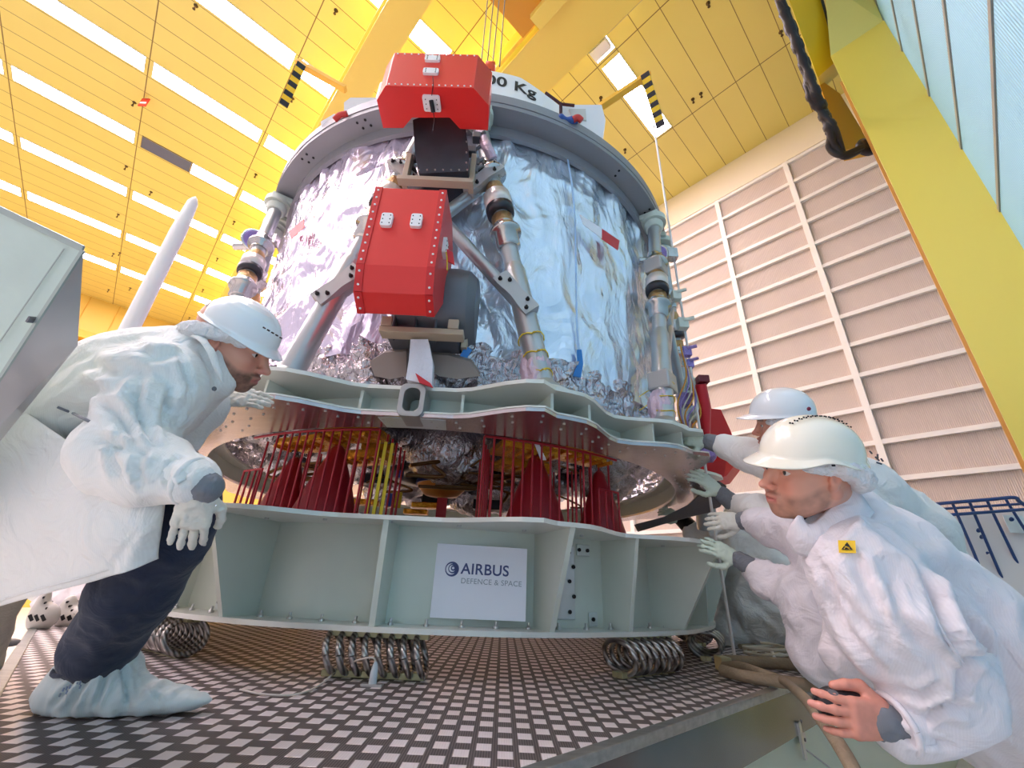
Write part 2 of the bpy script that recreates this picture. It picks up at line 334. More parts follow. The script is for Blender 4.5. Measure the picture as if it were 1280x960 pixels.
# ================================================================ TREADPLATE PLATFORM
def tread():
    m=bpy.data.materials.new('treadplate'); m.use_nodes=True; nt=m.node_tree; b=nt.nodes['Principled BSDF']; L=nt.links.new
    def M(op,a,bb=None,c=None):
        n=nt.nodes.new('ShaderNodeMath'); n.operation=op
        for i,x in enumerate((a,bb,c)):
            if x is None: continue
            if isinstance(x,(int,float)): n.inputs[i].default_value=x
            else: L(x,n.inputs[i])
        return n.outputs[0]
    tc=nt.nodes.new('ShaderNodeTexCoord'); sp=nt.nodes.new('ShaderNodeSeparateXYZ'); L(tc.outputs['Object'],sp.inputs[0])
    PX,PY=.047,.086
    u=M('DIVIDE',sp.outputs['X'],PX); cu=M('FLOOR',u); fu=M('SUBTRACT',M('SUBTRACT',u,cu),.5)
    v=M('ADD',M('DIVIDE',sp.outputs['Y'],PY),M('MULTIPLY',M('MODULO',M('ABSOLUTE',cu),2.0),.5)); fv=M('SUBTRACT',M('SUBTRACT',v,M('FLOOR',v)),.5)
    du=M('DIVIDE',M('ABSOLUTE',fu),.37); dv=M('DIVIDE',M('ABSOLUTE',fv),.27)
    d=M('MAXIMUM',du,dv); mk=nt.nodes.new('ShaderNodeMapRange'); L(d,mk.inputs['Value']); mk.inputs['From Min'].default_value=1.02; mk.inputs['From Max'].default_value=.9; mk.clamp=True
    fine=nt.nodes.new('ShaderNodeTexWave'); fine.bands_direction='X'; fine.inputs['Scale'].default_value=55; L(tc.outputs['Object'],fine.inputs['Vector'])
    n=nt.nodes.new('ShaderNodeTexNoise'); n.inputs['Scale'].default_value=3; L(tc.outputs['Object'],n.inputs['Vector'])
    c1=nt.nodes.new('ShaderNodeMix');c1.data_type='RGBA';c1.inputs[6].default_value=lin((.27,.24,.235))+(1,);c1.inputs[7].default_value=lin((.47,.43,.42))+(1,);L(fine.outputs['Fac'],c1.inputs[0])
    c2=nt.nodes.new('ShaderNodeMix');c2.data_type='RGBA';c2.inputs[6].default_value=lin((.90,.85,.85))+(1,);c2.inputs[7].default_value=lin((.99,.95,.95))+(1,);L(n.outputs['Fac'],c2.inputs[0])
    c3=nt.nodes.new('ShaderNodeMix');c3.data_type='RGBA';L(mk.outputs[0],c3.inputs[0]);L(c1.outputs[2],c3.inputs[6]);L(c2.outputs[2],c3.inputs[7]);L(c3.outputs[2],b.inputs['Base Color'])
    r=M('SUBTRACT',.5,M('MULTIPLY',mk.outputs[0],.16)); L(r,b.inputs['Roughness']); b.inputs['Metallic'].default_value=.4
    h=M('ADD',mk.outputs[0],M('MULTIPLY',fine.outputs['Fac'],.12)); bp=nt.nodes.new('ShaderNodeBump'); bp.inputs['Strength'].default_value=.7; bp.inputs['Distance'].default_value=.003; L(h,bp.inputs['Height']); L(bp.outputs[0],b.inputs['Normal'])
    return m
r=thing('treadplate_platform','raised platform decked with studded metal treadplate under the spacecraft','platform',(0,3,FL))
ca,cb=room(.86-.45,.52,0)[:2],None
# near corner of the platform (hall coordinates)
KA=np.array([-.53,.54])@D1; KB=np.array([-.53,.54])@D2
mm=MB(); rbox(mm,KA,7.6,KB,9,-.012,0); mm.obj('deck',tread(),r)
m_alu=mat('brushed_aluminium',(176,178,176),.3,.9,bump=.15,bscale=40,stretch=(1,12,12),var=.2,vscale=5)
mm=MB(); rbox(mm,KA-.03,7.6,KB-.035,KB,-.02,.006); rbox(mm,KA-.035,KA,KB-.035,9,-.02,.006); mm.obj('edge_strip',m_alu,r,bevel=.003)
mm=MB(); rbox(mm,KA-.02,7.6,KB-.03,KB,-.16,-.02,0); rbox(mm,KA-.03,KA,KB-.03,9,-.16,-.02,0); mm.obj('edge_band',mat('smooth_grey_steel',(120,126,126),.22,.7,var=.25,vscale=3),r)
mm=MB(); rbox(mm,KA-.02,7.6,KB-.012,KB+.05,FL,-.16,0); rbox(mm,KA-.012,KA+.05,KB,9,FL,-.16,0); rbox(mm,KA+.05,7.6,KB+.05,9,FL,-.3,0); mm.obj('side_panel',mat('pale_green_panel',(190,208,186),.35,coat=.3),r)
# ================================================================ SUPPORT PLINTH
m_gp=mat('grey_green_primer',(206,214,202),.42,.08,var=.06,vscale=3,coat=.1)
m_gpe=mat('bare_edge_grey',(216,218,210),.35,.3)
m_bolt=mat('black_bolt',(34,32,34),.4,.5); m_zinc=mat('zinc_bolt',(190,192,190),.3,.8)
ZB0,ZB1,ZT0,ZT1=.15,.168,.535,.552
def lobes(R0,amp,half=9.,per=60.,c0=-90.,off=18.):
    def f(a):
        d=((a-c0+per/2)%per)-per/2
        x=min(abs(d-off),abs(d+off)); t=max(0,1-max(0,x-3.)/half); t=t*t*(3-2*t)
        flat=R0
        if abs(d)<off: flat=R0*math.cos(math.radians(off))/math.cos(math.radians(d))*1.035
        return flat+amp*t
    return f
fT=lobes(1.96,.13); fB=lambda a:1.90+.25*(fT(a)-1.96)*.3
r=thing('support_plinth','grey-green painted steel ring plinth carrying the spacecraft on rope isolators','plinth',(C0[0],C0[1],ZB0))
MB().ringplate(fT,1.5,ZT0,ZT1,0,360,180).obj('top_flange',m_gpe,r)
MB().ringplate(fB,1.5,ZB0,ZB1,0,360,180).obj('bottom_flange',m_gpe,r)
MB().ringplate(1.74,1.715,ZB1,ZT0,0,360,180).obj('web_wall',m_gp,r)
for a in (-160,-147,-136,-125,-109,-90.5,-70,-58,-46,-33,-18,-4):
    Ro=fT(a)-.012; mm=MB(); t=np.array([-math.sin(math.radians(a)),math.cos(math.radians(a)),0])*.011
    P=[cyl(1.738,a,ZB1),cyl(fB(a)-.012,a,ZB1),cyl(Ro,a,ZT0),cyl(1.738,a,ZT0)]
    mm.prism([p-t for p in P],2*t); mm.obj('rib',m_gp,r)
def tang(a): a=math.radians(a); return np.array([-math.sin(a),math.cos(a),0]),np.array([math.cos(a),math.sin(a),0])
# bolted splice plates on the web
for a0,z0,z1,w in ((-66.2,.20,.50,.15),(-62.,.46,.51,.075),(-60.5,.175,.23,.05),(-117,.46,.51,.09),(-112.5,.18,.40,.05),(-116,.175,.235,.055),(-55.5,.2,.5,.05)):
    t,n=tang(a0); c=cyl(1.7445,a0,(z0+z1)/2); mm=MB(); mm.box(c,(w,.008,z1-z0),[t,n,(0,0,1)]); pl=mm.obj('splice_plate',mat('light_steel_plate',(206,214,212),.35,.4),r,bevel=.004)
    nz=max(1,int((z1-z0)/.05)); nb=MB()
    for i in range(nz):
        for sx in((-1,1) if w>.06 else (0,)):
            p=c+t*sx*w*.32+np.array([0,0,(i+.5)/nz*(z1-z0)-(z1-z0)/2])+t*(.018 if i%2 else -.004); nb.cyl(p,p+n*.011,.0085,n=8)
    nb.obj('bolts',m_bolt,pl)
bb=MB()
for a in np.arange(-132,-18,4.3):
    if int(a*7)%3: p=cyl(1.80,a,ZB1); bb.lathe(p,p+np.array([0,0,.03]),[(0,.012),(.008,.012),(.009,.006),(.024,.006)],8)
bb.obj('flange_bolts',m_zinc,r)
for a in np.arange(-140,-10,8.3): p=cyl(1.88,a,ZT0); bb=MB(); bb.lathe(p,p-np.array([0,0,.01]),[(0,.009),(.007,.009)],8); bb.obj('hole_plug',m_zinc,r)
# ---- company sign
m_navy=mat('sign_navy_ink',(70,80,128),.6); m_grey=mat('sign_grey_ink',(150,160,170),.6)
def textmesh(s,size,xs=1.0,bold=0.):
    cu=bpy.data.curves.new('t','FONT'); cu.body=s; cu.size=size; cu.offset=bold; cu.space_character=1.05
    o=bpy.data.objects.new('t',cu); COL.objects.link(o); bpy.context.view_layer.update()
    me=o.to_mesh(); v=np.array([tuple(x.co) for x in me.vertices]); f=[tuple(p.vertices) for p in me.polygons]; o.to_mesh_clear()
    bpy.data.objects.remove(o); bpy.data.curves.remove(cu); v[:,0]*=xs; return v,f
def place2d(v,o,ex,ey,n,lift): o=np.array(o);return o+v[:,:1]*ex+v[:,1:2]*ey+n*lift
as_=-83.2; t,n=tang(as_)
SA=WY(547,679,1.925); SB=WY(659,686,1.945); SD=WY(537,772,1.915); SE=WY(657,777,1.935)
ex=(SB-SA); wS=np.linalg.norm(ex); ex/=wS; ey=(SA-SD); hS=np.linalg.norm(ey); ey/=hS; nS=np.cross(ex,ey); nS/=np.linalg.norm(nS); eyo=np.cross(nS,ex)
r=thing('company_sign','white card with the AIRBUS DEFENCE & SPACE logo stuck on the plinth web','sign',(SD+SE)/2)
mm=MB(); mm.prism([SD,SE,SB,SA],-nS*.006); mm.obj('card',mat('sign_white_card',(236,238,246),.45),r)
v,f=textmesh('AIRBUS',.058,1.02,.0009); link('lettering',place2d(v,SD+ex*.105+eyo*.165,ex,eyo,nS,.0012),f,m_navy,r)
v,f=textmesh('DEFENCE & SPACE',.0285,1.03); link('lettering',place2d(v,SD+ex*.108+eyo*.129,ex,eyo,nS,.0012),f,m_grey,r)
mm=MB(); lc=SD+ex*.068+eyo*.18
for k,(ro,ri) in enumerate(((.0285,.021),(.0185,.013),(.0105,.005))):
    vv=[];ff=[];N=36
    for i in range(N):
        w=2*PI*i/N; off=np.array([.0025*k,.002*k])
        for q in(ro,ri*(1-.18*math.cos(w))): p=off+np.array([q*math.cos(w),q*math.sin(w)]); vv.append(lc+ex*p[0]+eyo*p[1]+nS*.0012)
    for i in range(N): j=(i+1)%N; ff.append((2*i,2*j,2*j+1,2*i+1))
    mm.add(vv,ff)
mm.obj('round_swirl_emblem',m_navy,r)
# ---- wire-rope isolators
m_rope=mat('stainless_wire_rope',(176,170,166),.32,.85,bump=.0); m_brs=mat('yellowed_alu_bar',(186,180,140),.4,.5)
def rope_mat():
    m=mat('twisted_wire_rope',(170,164,160),.3,.85); nt=m.node_tree
    b=nt.nodes['Principled BSDF']; tc=nt.nodes.new('ShaderNodeTexCoord'); w=nt.nodes.new('ShaderNodeTexWave'); w.bands_direction='DIAGONAL'; w.inputs['Scale'].default_value=24
    nt.links.new(tc.outputs['Object'],w.inputs['Vector']); bp=nt.nodes.new('ShaderNodeBump'); bp.inputs['Strength'].default_value=.7; bp.inputs['Distance'].default_value=.003
    nt.links.new(w.outputs['Fac'],bp.inputs['Height']); nt.links.new(bp.outputs[0],b.inputs['Normal'])
    r=nt.nodes.new('ShaderNodeMix'); r.data_type='RGBA'; r.inputs[6].default_value=(.22,.2,.19,1); r.inputs[7].default_value=(.6,.57,.54,1); nt.links.new(w.outputs['Fac'],r.inputs[0]); nt.links.new(r.outputs[2],b.inputs['Base Color']); return m
m_rope=rope_mat()
def isolator(a,label,R=1.8,turn=0.,L=.36,N=8):
    c=cyl(R,a,0.); t,n=tang(a+turn)
    if t[0]<0: t=-t
    r=thing('rope_isolator',label,'vibration isolator',c)
    for z,nm in((.011,'lower_bar'),(.137,'upper_bar')):
        mm=MB()
        for s in(-1,1): mm.box(c+np.array([0,0,z+ (0 if s<0 else .0)])+n*s*.014,(L,.026,.021),[t,n,(0,0,1)])
        mm.obj(nm,m_brs,r,bevel=.002)
    for i in range(N):
        x=(i+.5)/N*L-L/2; pts=[]
        for k in range(25):
            w=2*PI*k/24; pts.append(c+t*(x-.02*math.sin(w))+n*(.082*math.cos(w))+np.array([0,0,.074+.062*math.sin(w)]))
        mm=MB(); mm.tube(pts,.0118,8); mm.obj('rope_loop',m_rope,r)
    mm=MB()
    for i in range(N):
        for z in(.0225,.137): p=c+t*((i+.5)/N*L-L/2)+np.array([0,0,z])-n*.029*(1 if n[1]>0 else -1); mm.cyl(p,p-n*.001,.008,n=8)
    return r
isolator(-90.,'wire rope isolator under the front centre of the plinth',1.80,0,.37)
isolator(-54.,'wire rope isolator under the right front of the plinth',1.84,0)
isolator(-123.,'wire rope isolator behind the left worker\'s jeans',1.80,0)
isolator(-27.,'wire rope isolator beside the hanging white rope',1.84,0)
isolator(-5.,'farthest right wire rope isolator, behind the hoses',1.84,0)
isolator(-160.,'far left wire rope isolator under the back of the plinth',1.84,0)
# sensor on a bracket with a cable in front of the centre isolator
p=WZ(465,858,0.); r=thing('floor_sensor','small clear sensor block on the treadplate before the centre isolator','sensor',p)
mm=MB(); mm.box(p+np.array([0,0,.004]),(.07,.03,.008)); mm.obj('base_strip',m_zinc,r,bevel=.001)
mm=MB(); mm.lathe(p+np.array([0,0,.008]),p+np.array([0,0,1]),[(0,.014),(.035,.012),(.05,.009),(.062,.004)],12); mm.obj('sensor_body',mat('milky_plastic',(196,204,208),.2),r)
cb=[WZ(300,862,.005),WZ(330,868,.005),WZ(370,868,.005),WZ(400,856,.006),WZ(425,840,.01)+np.array([0,0,.015]),p+np.array([-.05,0,.075]),p+np.array([-.01,0,.08]),p+np.array([0,0,.062])]
mm=MB(); mm.tube(spline(cb),.0032,6); o=mm.obj('sensor_cable',mat('beige_cable',(206,196,184),.5)); tagd(o,'thin beige cable curving over the treadplate to the floor sensor','cable')
# ================================================================ ADAPTER RING BETWEEN PLINTH AND SPACECRAFT
m_mill=mat('mill_aluminium',(196,188,190),.2,.92,bump=.06,bscale=14,stretch=(1,9,1),var=.12,vscale=4)
r=thing('adapter_ring','large lobed aluminium adapter ring clamped under the spacecraft','ring',(C0[0],C0[1],.97))
gT=lobes(1.95,.14)
MB().ringplate(gT,1.76,.968,.985,0,360,180).obj('lower_plate',[m_mill],r)
MB().ringplate(lambda a:gT(a)+.004,1.90,.985,.992,0,360,180).obj('lower_rim',m_gpe,r)
MB().ringplate(lambda a:gT(a)-.012,1.70,1.10,1.118,0,360,180).obj('upper_plate',m_gpe,r)
MB().ringplate(1.80,1.785,.99,1.10,0,360,180).obj('ring_web',m_gp,r)
for a in (-162,-138,-132,-126,-114,-108,-97,-83,-72,-66,-54,-48,-42,-18,-12):
    t,n=tang(a); mm=MB(); P=[cyl(1.80,a,.992),cyl(gT(a)-.05,a,.992),cyl(gT(a)-.05,a,1.10),cyl(1.80,a,1.10)]
    mm.prism([p-t*.007 for p in P],t*.014); mm.obj('gusset',m_gp,r)
for a in (-108,-72,-48,-12,-132):
    mm=MB(); c=cyl(1.95,a,1.118); mm.lathe(c,c+np.array([0,0,1]),[(0,.13),(.012,.125)],28); mm.obj('foot_pad',m_gpe,r,bevel=.003)
# square lug with rounded window in the front centre
t,n=tang(-90); c=cyl(1.94,-89.6,1.04); mm=MB(); N=28
def rrect(w,h,rd,k=7):
    P=[]
    for (sx,sy,a0) in((1,1,0),(-1,1,90),(-1,-1,180),(1,-1,270)):
        for i in range(k): w_=math.radians(a0+90*i/(k-1)); P.append((sx*(w/2-rd)+rd*math.cos(w_),sy*(h/2-rd)+rd*math.sin(w_)))
    return P
A=rrect(.115,.155,.03); B=rrect(.07,.11,.028); K=len(A); vv=[]
for d in(0,.14):
    for P in(A,B):
        for x,y in P: vv.append(c+t*x*1+np.array([0,0,y])-n*d)
ff=[]
for i in range(K):
    j=(i+1)%K; ff+=[(i,j,K+j,K+i),(2*K+i,3*K+i,3*K+j,2*K+j),(i,2*K+i,2*K+j,j),(K+i,K+j,3*K+j,3*K+i)]
mm.add(vv,ff); mm.obj('lifting_lug',mat('cast_grey',(168,166,164),.4,.6),r,bevel=.003)
for a in np.arange(-150,-5,3.3):
    for dR in(.05,.12): mm=MB(); p=cyl(gT(a)-dR,a+dR*8,.968); mm.cyl(p,p-np.array([0,0,.004]),.006,n=8); mm.obj('screw',m_zinc,r)
mm=MB(); mm.ringplate(1.90,1.768,.9655,.9678,-94,-85,8); mm.obj('splice_strip',mat('pale_splice',(206,214,214),.35,.5),r)
# ================================================================ SPACECRAFT
m_foil=None
def foil(name,rgbL,rgbR,rough=.24,metal=.6,bump=.5,sc=9.,bd=.05):
    m=bpy.data.materials.new(name); m.use_nodes=True; nt=m.node_tree; b=nt.nodes['Principled BSDF']; L=nt.links.new
    tc=nt.nodes.new('ShaderNodeTexCoord'); sp=nt.nodes.new('ShaderNodeSeparateXYZ'); L(tc.outputs['Object'],sp.inputs[0])
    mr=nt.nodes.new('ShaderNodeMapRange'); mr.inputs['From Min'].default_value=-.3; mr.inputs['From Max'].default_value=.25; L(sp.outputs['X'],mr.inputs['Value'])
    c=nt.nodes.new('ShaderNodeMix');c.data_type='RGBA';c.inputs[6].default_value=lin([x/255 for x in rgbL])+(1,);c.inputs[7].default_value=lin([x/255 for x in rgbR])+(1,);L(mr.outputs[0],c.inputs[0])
    L(c.outputs[2],b.inputs['Base Color']); b.inputs['Roughness'].default_value=rough; b.inputs['Metallic'].default_value=metal
    mp=nt.nodes.new('ShaderNodeMapping'); mp.inputs['Scale'].default_value=(1,1,.45); L(tc.outputs['Object'],mp.inputs['Vector'])
    n=nt.nodes.new('ShaderNodeTexNoise'); n.inputs['Scale'].default_value=sc; n.inputs['Detail'].default_value=5; n.inputs['Distortion'].default_value=1.2; L(mp.outputs[0],n.inputs['Vector'])
    v=nt.nodes.new('ShaderNodeTexVoronoi'); v.feature='DISTANCE_TO_EDGE'; v.inputs['Scale'].default_value=sc*1.3; L(mp.outputs[0],v.inputs['Vector'])
    a=nt.nodes.new('ShaderNodeMath'); a.operation='MULTIPLY_ADD'; a.inputs[1].default_value=.35; L(v.outputs['Distance'],a.inputs[0]); L(n.outputs['Fac'],a.inputs[2])
    bp=nt.nodes.new('ShaderNodeBump'); bp.inputs['Strength'].default_value=bump; bp.inputs['Distance'].default_value=bd; L(a.outputs[0],bp.inputs['Height']); L(bp.outputs[0],b.inputs['Normal'])
    MATS[name]=m; return m
m_foil=foil('silvered_film',(222,212,234),(224,234,248),.17,.68,.55,4.5,.07)  # bluish tint puts the turquoise wall's reflection into the film colour
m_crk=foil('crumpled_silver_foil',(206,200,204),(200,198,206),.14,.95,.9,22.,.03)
sc_=thing('spacecraft','large cylindrical spacecraft module wrapped in silver-blue film with strut frame','spacecraft',(C0[0],C0[1],1.118))
# film blanket
def film(z0,z1,a0,a1,na,nz,R,amp,seed,flare=0.):
    aa=np.linspace(a0,a1,na); zz=np.linspace(z0,z1,nz); A,Z=np.meshgrid(aa,zz); P=np.c_[A.ravel()*.031*1.0,Z.ravel(),np.zeros(A.size)]
    warp=.5*fbm(P*np.array([1.1,1.6,1])+3,seed,2)
    q=P.copy(); q[:,0]+=warp*.9+.18*P[:,1]
    r1=ridge(q*np.array([3.2,.55,1]),seed+5,3); r2=ridge(np.c_[P[:,0]*2.2+P[:,1]*1.9,P[:,1]*2.4-P[:,0]*1.1,P[:,2]]+warp[:,None],seed+9,3); r3=fbm(P*6,seed+13,3)
    zn=(P[:,1]-z0)/(z1-z0)
    top=np.clip((zn-.72)/.28,0,1)**1.5; pl=ridge(np.c_[P[:,0]*9+warp*2,P[:,1]*.9,P[:,2]],seed+21,2)
    d=amp*(1.5*(r1-.5)+.9*(r2-.5)+.35*(r3-.5)+1.3*top*(pl-.6))+flare*(1-zn)**2
    Rr=R+d; an=np.radians(A.ravel())
    v=np.c_[C0[0]+Rr*np.cos(an),C0[1]+Rr*np.sin(an),P[:,1]+.012*(r2-.5)]
    i=np.arange(nz-1)[:,None]*na+np.arange(na-1)[None]; f=np.stack([i,i+1,i+1+na,i+na],-1).reshape(-1,4)
    return v,f
v,f=film(1.37,3.16,-215,35,640,170,1.74,.045,11); link('film_blanket',v,f,m_foil,sc_,smooth=True)
v,f=film(1.11,1.44,-215,35,900,60,1.70,.10,51,.02); A_=v-np.array([C0[0],C0[1],0]); n_=ridge(A_*9,91,3)-.5; n2_=ridge(A_*22,95,2)-.5; rr_=np.linalg.norm(A_[:,:2],axis=1)[:,None]; v[:,:2]+=A_[:,:2]/rr_*(.07*n_+.03*n2_)[:,None]; link('crumpled_skirt',v,f,m_crk,sc_,smooth=True)
# crumpled underside
na,nr=220,40; aa=np.linspace(-180,180,na); rr=np.linspace(.02,1.70,nr); A,Rr=np.meshgrid(aa,rr); x=Rr*np.cos(np.radians(A)); y=Rr*np.sin(np.radians(A))
P=np.c_[x.ravel(),y.ravel(),np.zeros(x.size)]; z=1.2+.16*(ridge(P*4,71,4)-.5)+.1*(ridge(P*9,75,2)-.5)-.12*np.exp(-((Rr.ravel()-.45)/.2)**2)
i=np.arange(nr-1)[:,None]*na+np.arange(na-1)[None]; f=np.stack([i,i+1,i+1+na,i+na],-1).reshape(-1,4)
link('underside_foil',np.c_[P[:,0]+C0[0],P[:,1]+C0[1],z],f,m_crk,sc_,smooth=True)
# top ring
m_ring=mat('grey_ring_paint',(146,146,150),.45,.3,var=.06,vscale=4); m_tube=mat('strut_grey',(176,180,182),.3,.6,coat=.2)
mm=MB(); mm.ringplate(1.93,1.66,3.15,3.19,0,360,160); mm.ringplate(1.935,1.90,3.19,3.27,0,360,160); mm.ringplate(1.80,1.77,3.06,3.15,0,360,160); mm.obj('top_ring',m_ring,sc_)
mm=MB()
for a in (-35,-37.5,-33,-110,-112,-128,-130,-52):
    for dR in(.03,.075): p=cyl(1.92-dR,a+dR*10,3.15); mm.cyl(p,p-np.array([0,0,.003]),.009,n=10)
mm.obj('ring_bolts',m_bolt,sc_)
# struts
m_fit=mat('machined_steel',(196,194,192),.22,.85); m_gold=mat('bronze_foil_tape',(188,150,104),.28,.85,bump=.5,bscale=60); m_dk=mat('dark_collar',(64,62,66),.35,.6)
def strut(a0,a1,first=False):
    A=cyl(1.95,a0,1.13); B=cyl(1.885,a1,3.12); L=np.linalg.norm(B-A); ax=(B-A)/L
    s=MB(); s.cyl(A,A+ax*L*.99,.047,n=24); s.lathe(A,B,[(0,.085),(.02,.085),(.05,.062),(.07,.055)],24); s.lathe(A+ax*.06,B,[(0,.058),(.66,.058),(.70,.047)],24)
    st=s.obj('strut',m_tube,sc_)
    q=lambda t:A+ax*t
    g=MB(); z=1.0
    g.lathe(q(z-.12),B,[(0,.05),(.01,.066),(.1,.066),(.1,.088),(.125,.088),(.13,.06),(.17,.06)],24); g.obj('strut_flange',m_fit,st); g=MB()
    g.lathe(q(z+.40),B,[(0,.06),(.04,.06),(.045,.088),(.07,.088),(.072,.055),(.16,.055)],24); g.obj('strut_flange',m_fit,st)
    g=MB(); g.lathe(q(z+.05),B,[(0,.058),(.055,.062),(.06,.05)],20); g.obj('bronze_sleeve',m_gold,st); g=MB(); g.lathe(q(z+.29),B,[(0,.055),(.03,.06),(.07,.05)],20); g.obj('bronze_sleeve',m_gold,st)
    g=MB(); g.lathe(q(z+.13),B,[(0,.05),(.003,.078),(.05,.082),(.055,.06)],22); g.obj('dark_collar',m_dk,st)
    g=MB(); g.lathe(q(z+.185),B,[(0,.06),(.003,.079),(.095,.079),(.1,.06)],22); g.obj('sensor_band',mat('white_sensor_band',(224,214,208),.3,.4),st)
    g=MB(); g.lathe(B-ax*.14,B,[(0,.06),(.03,.075),(.06,.075)],20); t,n=tang(a1); g.box(B+np.array([0,0,-.01])-n*.02,(.2,.16,.05),[t,n,(0,0,1)]); g.lathe(B-ax*.06,B+np.array([0,0,1]),[(0,.10),(.05,.10)],20); g.obj('strut_head',m_gp,st,bevel=.01)
    return A,ax,q
ST={}
for nm,a0,a1 in(('F1',-108,-94),('F2',-72,-86),('F3',-48,-34),('F0',-132,-146),('F4',-12,-26),('F5',-168,-154)): ST[nm]=strut(a0,a1)
def qz(nm,z): A,ax,q=ST[nm]; return A+ax*((z-A[2])/ax[2])
m_brk=mat('bracket_grey',(176,176,176),.4,.45)
def bracket(P,dirv,n,L=.27,w=.088,t=.07,name='clamp_bracket'):
    d=np.array(dirv)/np.linalg.norm(dirv); n=n-(n@d)*d; n/=np.linalg.norm(n); s=np.cross(n,d)
    mm=MB(); prof=rrect(L,w,.02,4); k=0
    c=P+n*.03
    pts=[]
    for x,y in prof: pts.append(c+d*x+s*(y*(1-.25*math.exp(-(x/.05)**2))))
    # outline with a narrowed waist
    out=[]
    for sy in(1,-1):
        xs=np.linspace(-L/2,L/2,9)*sy*-1
        for x in xs: out.append(c+d*x+s*sy*w/2*(1-.22*math.exp(-(x/.06)**2)))
    mm.prism(out,n*t*.6); mm.prism([p-n*t*.25 for p in out],n*t*.22)
    o=mm.obj(name,m_brk,sc_,bevel=.005)
    b=MB()
    for sx in(-.4,-.27,.27,.4):
        p=c+d*L*sx+s*(w*.2 if abs(sx)>.3 else -w*.2)+n*t*.6; b.lathe(p,p+n,[(0,.011),(.007,.011),(.008,.006),(.018,.006)],8)
    b.obj('bolts',m_bolt,o)
_,nF=tang(-90)
z1,z2=1.60,2.52
cross=[('F1',z1,'F2',z2,(1,0,.95)),('F2',z1,'F1',z2,(-1,0,.95))]
for a,za,b_,zb,d in cross:
    Pa,Pb=qz(a,za),qz(b_,zb); dd=(Pb-Pa)/np.linalg.norm(Pb-Pa)
    mm=MB(); off=nF*.0; mm.cyl(Pa+off,Pb+off,.036,n=20); mm.obj('cross_tube',m_tube,sc_)
    bracket(Pa+dd*.07,dd,nF); bracket(Pb-dd*.07,dd,nF)
for a,zz_,nn,hd in(('F3',1.45,-40,0),('F3',2.5,-40,1),('F4',1.6,-20,0),('F0',1.6,-140,0)):
    t,n=tang(nn); P=qz(a,zz_); mm=MB(); mm.box(P,(.15,.13,.12),[t,n,(0,0,1)]); mm.obj('clamp_block',m_brk,sc_,bevel=.012)
mm=MB(); mm.cyl(qz('F3',1.45),qz('F4',2.5),.036,n=16); mm.obj('cross_tube',m_tube,sc_)
mm=MB(); mm.cyl(qz('F4',1.6),qz('F3',2.5),.036,n=16); mm.obj('cross_tube',m_tube,sc_)
# purple-wrapped camera targets on the outer struts
m_pur=mat('purple_film',(150,128,190),.3,.3,bump=.6,bscale=50); m_pink=mat('pink_wrap',(214,190,206),.35,.2,bump=.6,bscale=40)
for (u,v,dd,rr) in((822,318,3.35,.075),(318,300,3.45,.085)):
    c=W(u,v,dd); nv=np.array([0,0,CAMZ])-c; nv[2]*=.35; nv/=np.linalg.norm(nv); mm=MB(); mm.lathe(c,c+nv,[(-.06,rr*.8),(-.02,rr),(0,rr),(.01,rr*.85)],20); mm.obj('purple_cover',m_pur,sc_)
    mm=MB(); mm.lathe(c-nv*.02,c+nv,[(0,rr*1.02),(.012,rr*1.12),(.024,rr*1.02)],20); mm.box(c+np.array([rr*1.5,0.02,.02]),(.09,.07,.09)); mm.cyl(c+np.array([-rr*1.9,.03,-.05]),c+np.array([-rr*.4,.02,-.05]),.03,n=10); mm.obj('cover_frame',m_fit,sc_)
# ribbons: red-white tags taped on the film
def tape(name,pts,w,m,label=None,lift=.03,th=.003):
    v=[];f=[]
    for i,(p,q) in enumerate(pts): v+= [p,q]
    mm=MB(); mm.add(v,[(2*i,2*i+2,2*i+3,2*i+1) for i in range(len(pts)-1)]); o=mm.obj(name,m,sc_,label=label); s=o.modifiers.new('t','SOLIDIFY'); s.thickness=th; return o
def oncyl(u,v,R=1.83):
    r_=ray(u,v); d=r_[:2]; a=d@d; b=-2*d@C0; c=C0@C0-R*R; D=b*b-4*a*c
    t=(-b-math.sqrt(max(D,0)))/(2*a); return np.array([r_[0]*t,r_[1]*t,CAMZ+r_[2]*t])
m_rt=mat('red_ribbon',(206,34,48),.45); m_wt=mat('white_ribbon',(236,232,240),.4); m_bt=mat('blue_tape',(40,120,196),.4)
tape('white_tag',[(oncyl(724,268),oncyl(729,281)),(oncyl(752,286),oncyl(752,298))],0,m_wt,'white half of the ribbon')
tape('red_tag',[(oncyl(752,286),oncyl(752,299)),(oncyl(774,301),oncyl(772,313))],0,m_rt,'red half of the ribbon')
tape('red_tag',[(oncyl(361,290),oncyl(365,299)),(oncyl(380,274),oncyl(381,284))],0,m_rt,'short red ribbon on the left film')
tape('tape_seam',[(oncyl(706,182,1.80),oncyl(708,182,1.80)),(oncyl(714,230,1.79),oncyl(716,230,1.79)),(oncyl(718,270,1.79),oncyl(720,270,1.79)),(oncyl(719,330,1.79),oncyl(721,330,1.79)),(oncyl(720,400,1.78),oncyl(722,400,1.78)),(oncyl(722,440,1.78),oncyl(725,440,1.78))],0,mat('pale_blue_tape',(178,200,232),.35,.3),None)
tape('blue_tape',[(oncyl(721,437,1.80),oncyl(727,437,1.80)),(oncyl(722,455,1.80),oncyl(729,455,1.80)),(oncyl(716,470,1.80),oncyl(726,472,1.80))],0,m_bt,'bright blue tape')
tape('blue_tape',[(oncyl(574,447,1.82),oncyl(582,450,1.82)),(oncyl(582,432,1.82),oncyl(590,438,1.82))],0,m_bt,'bright blue tape')
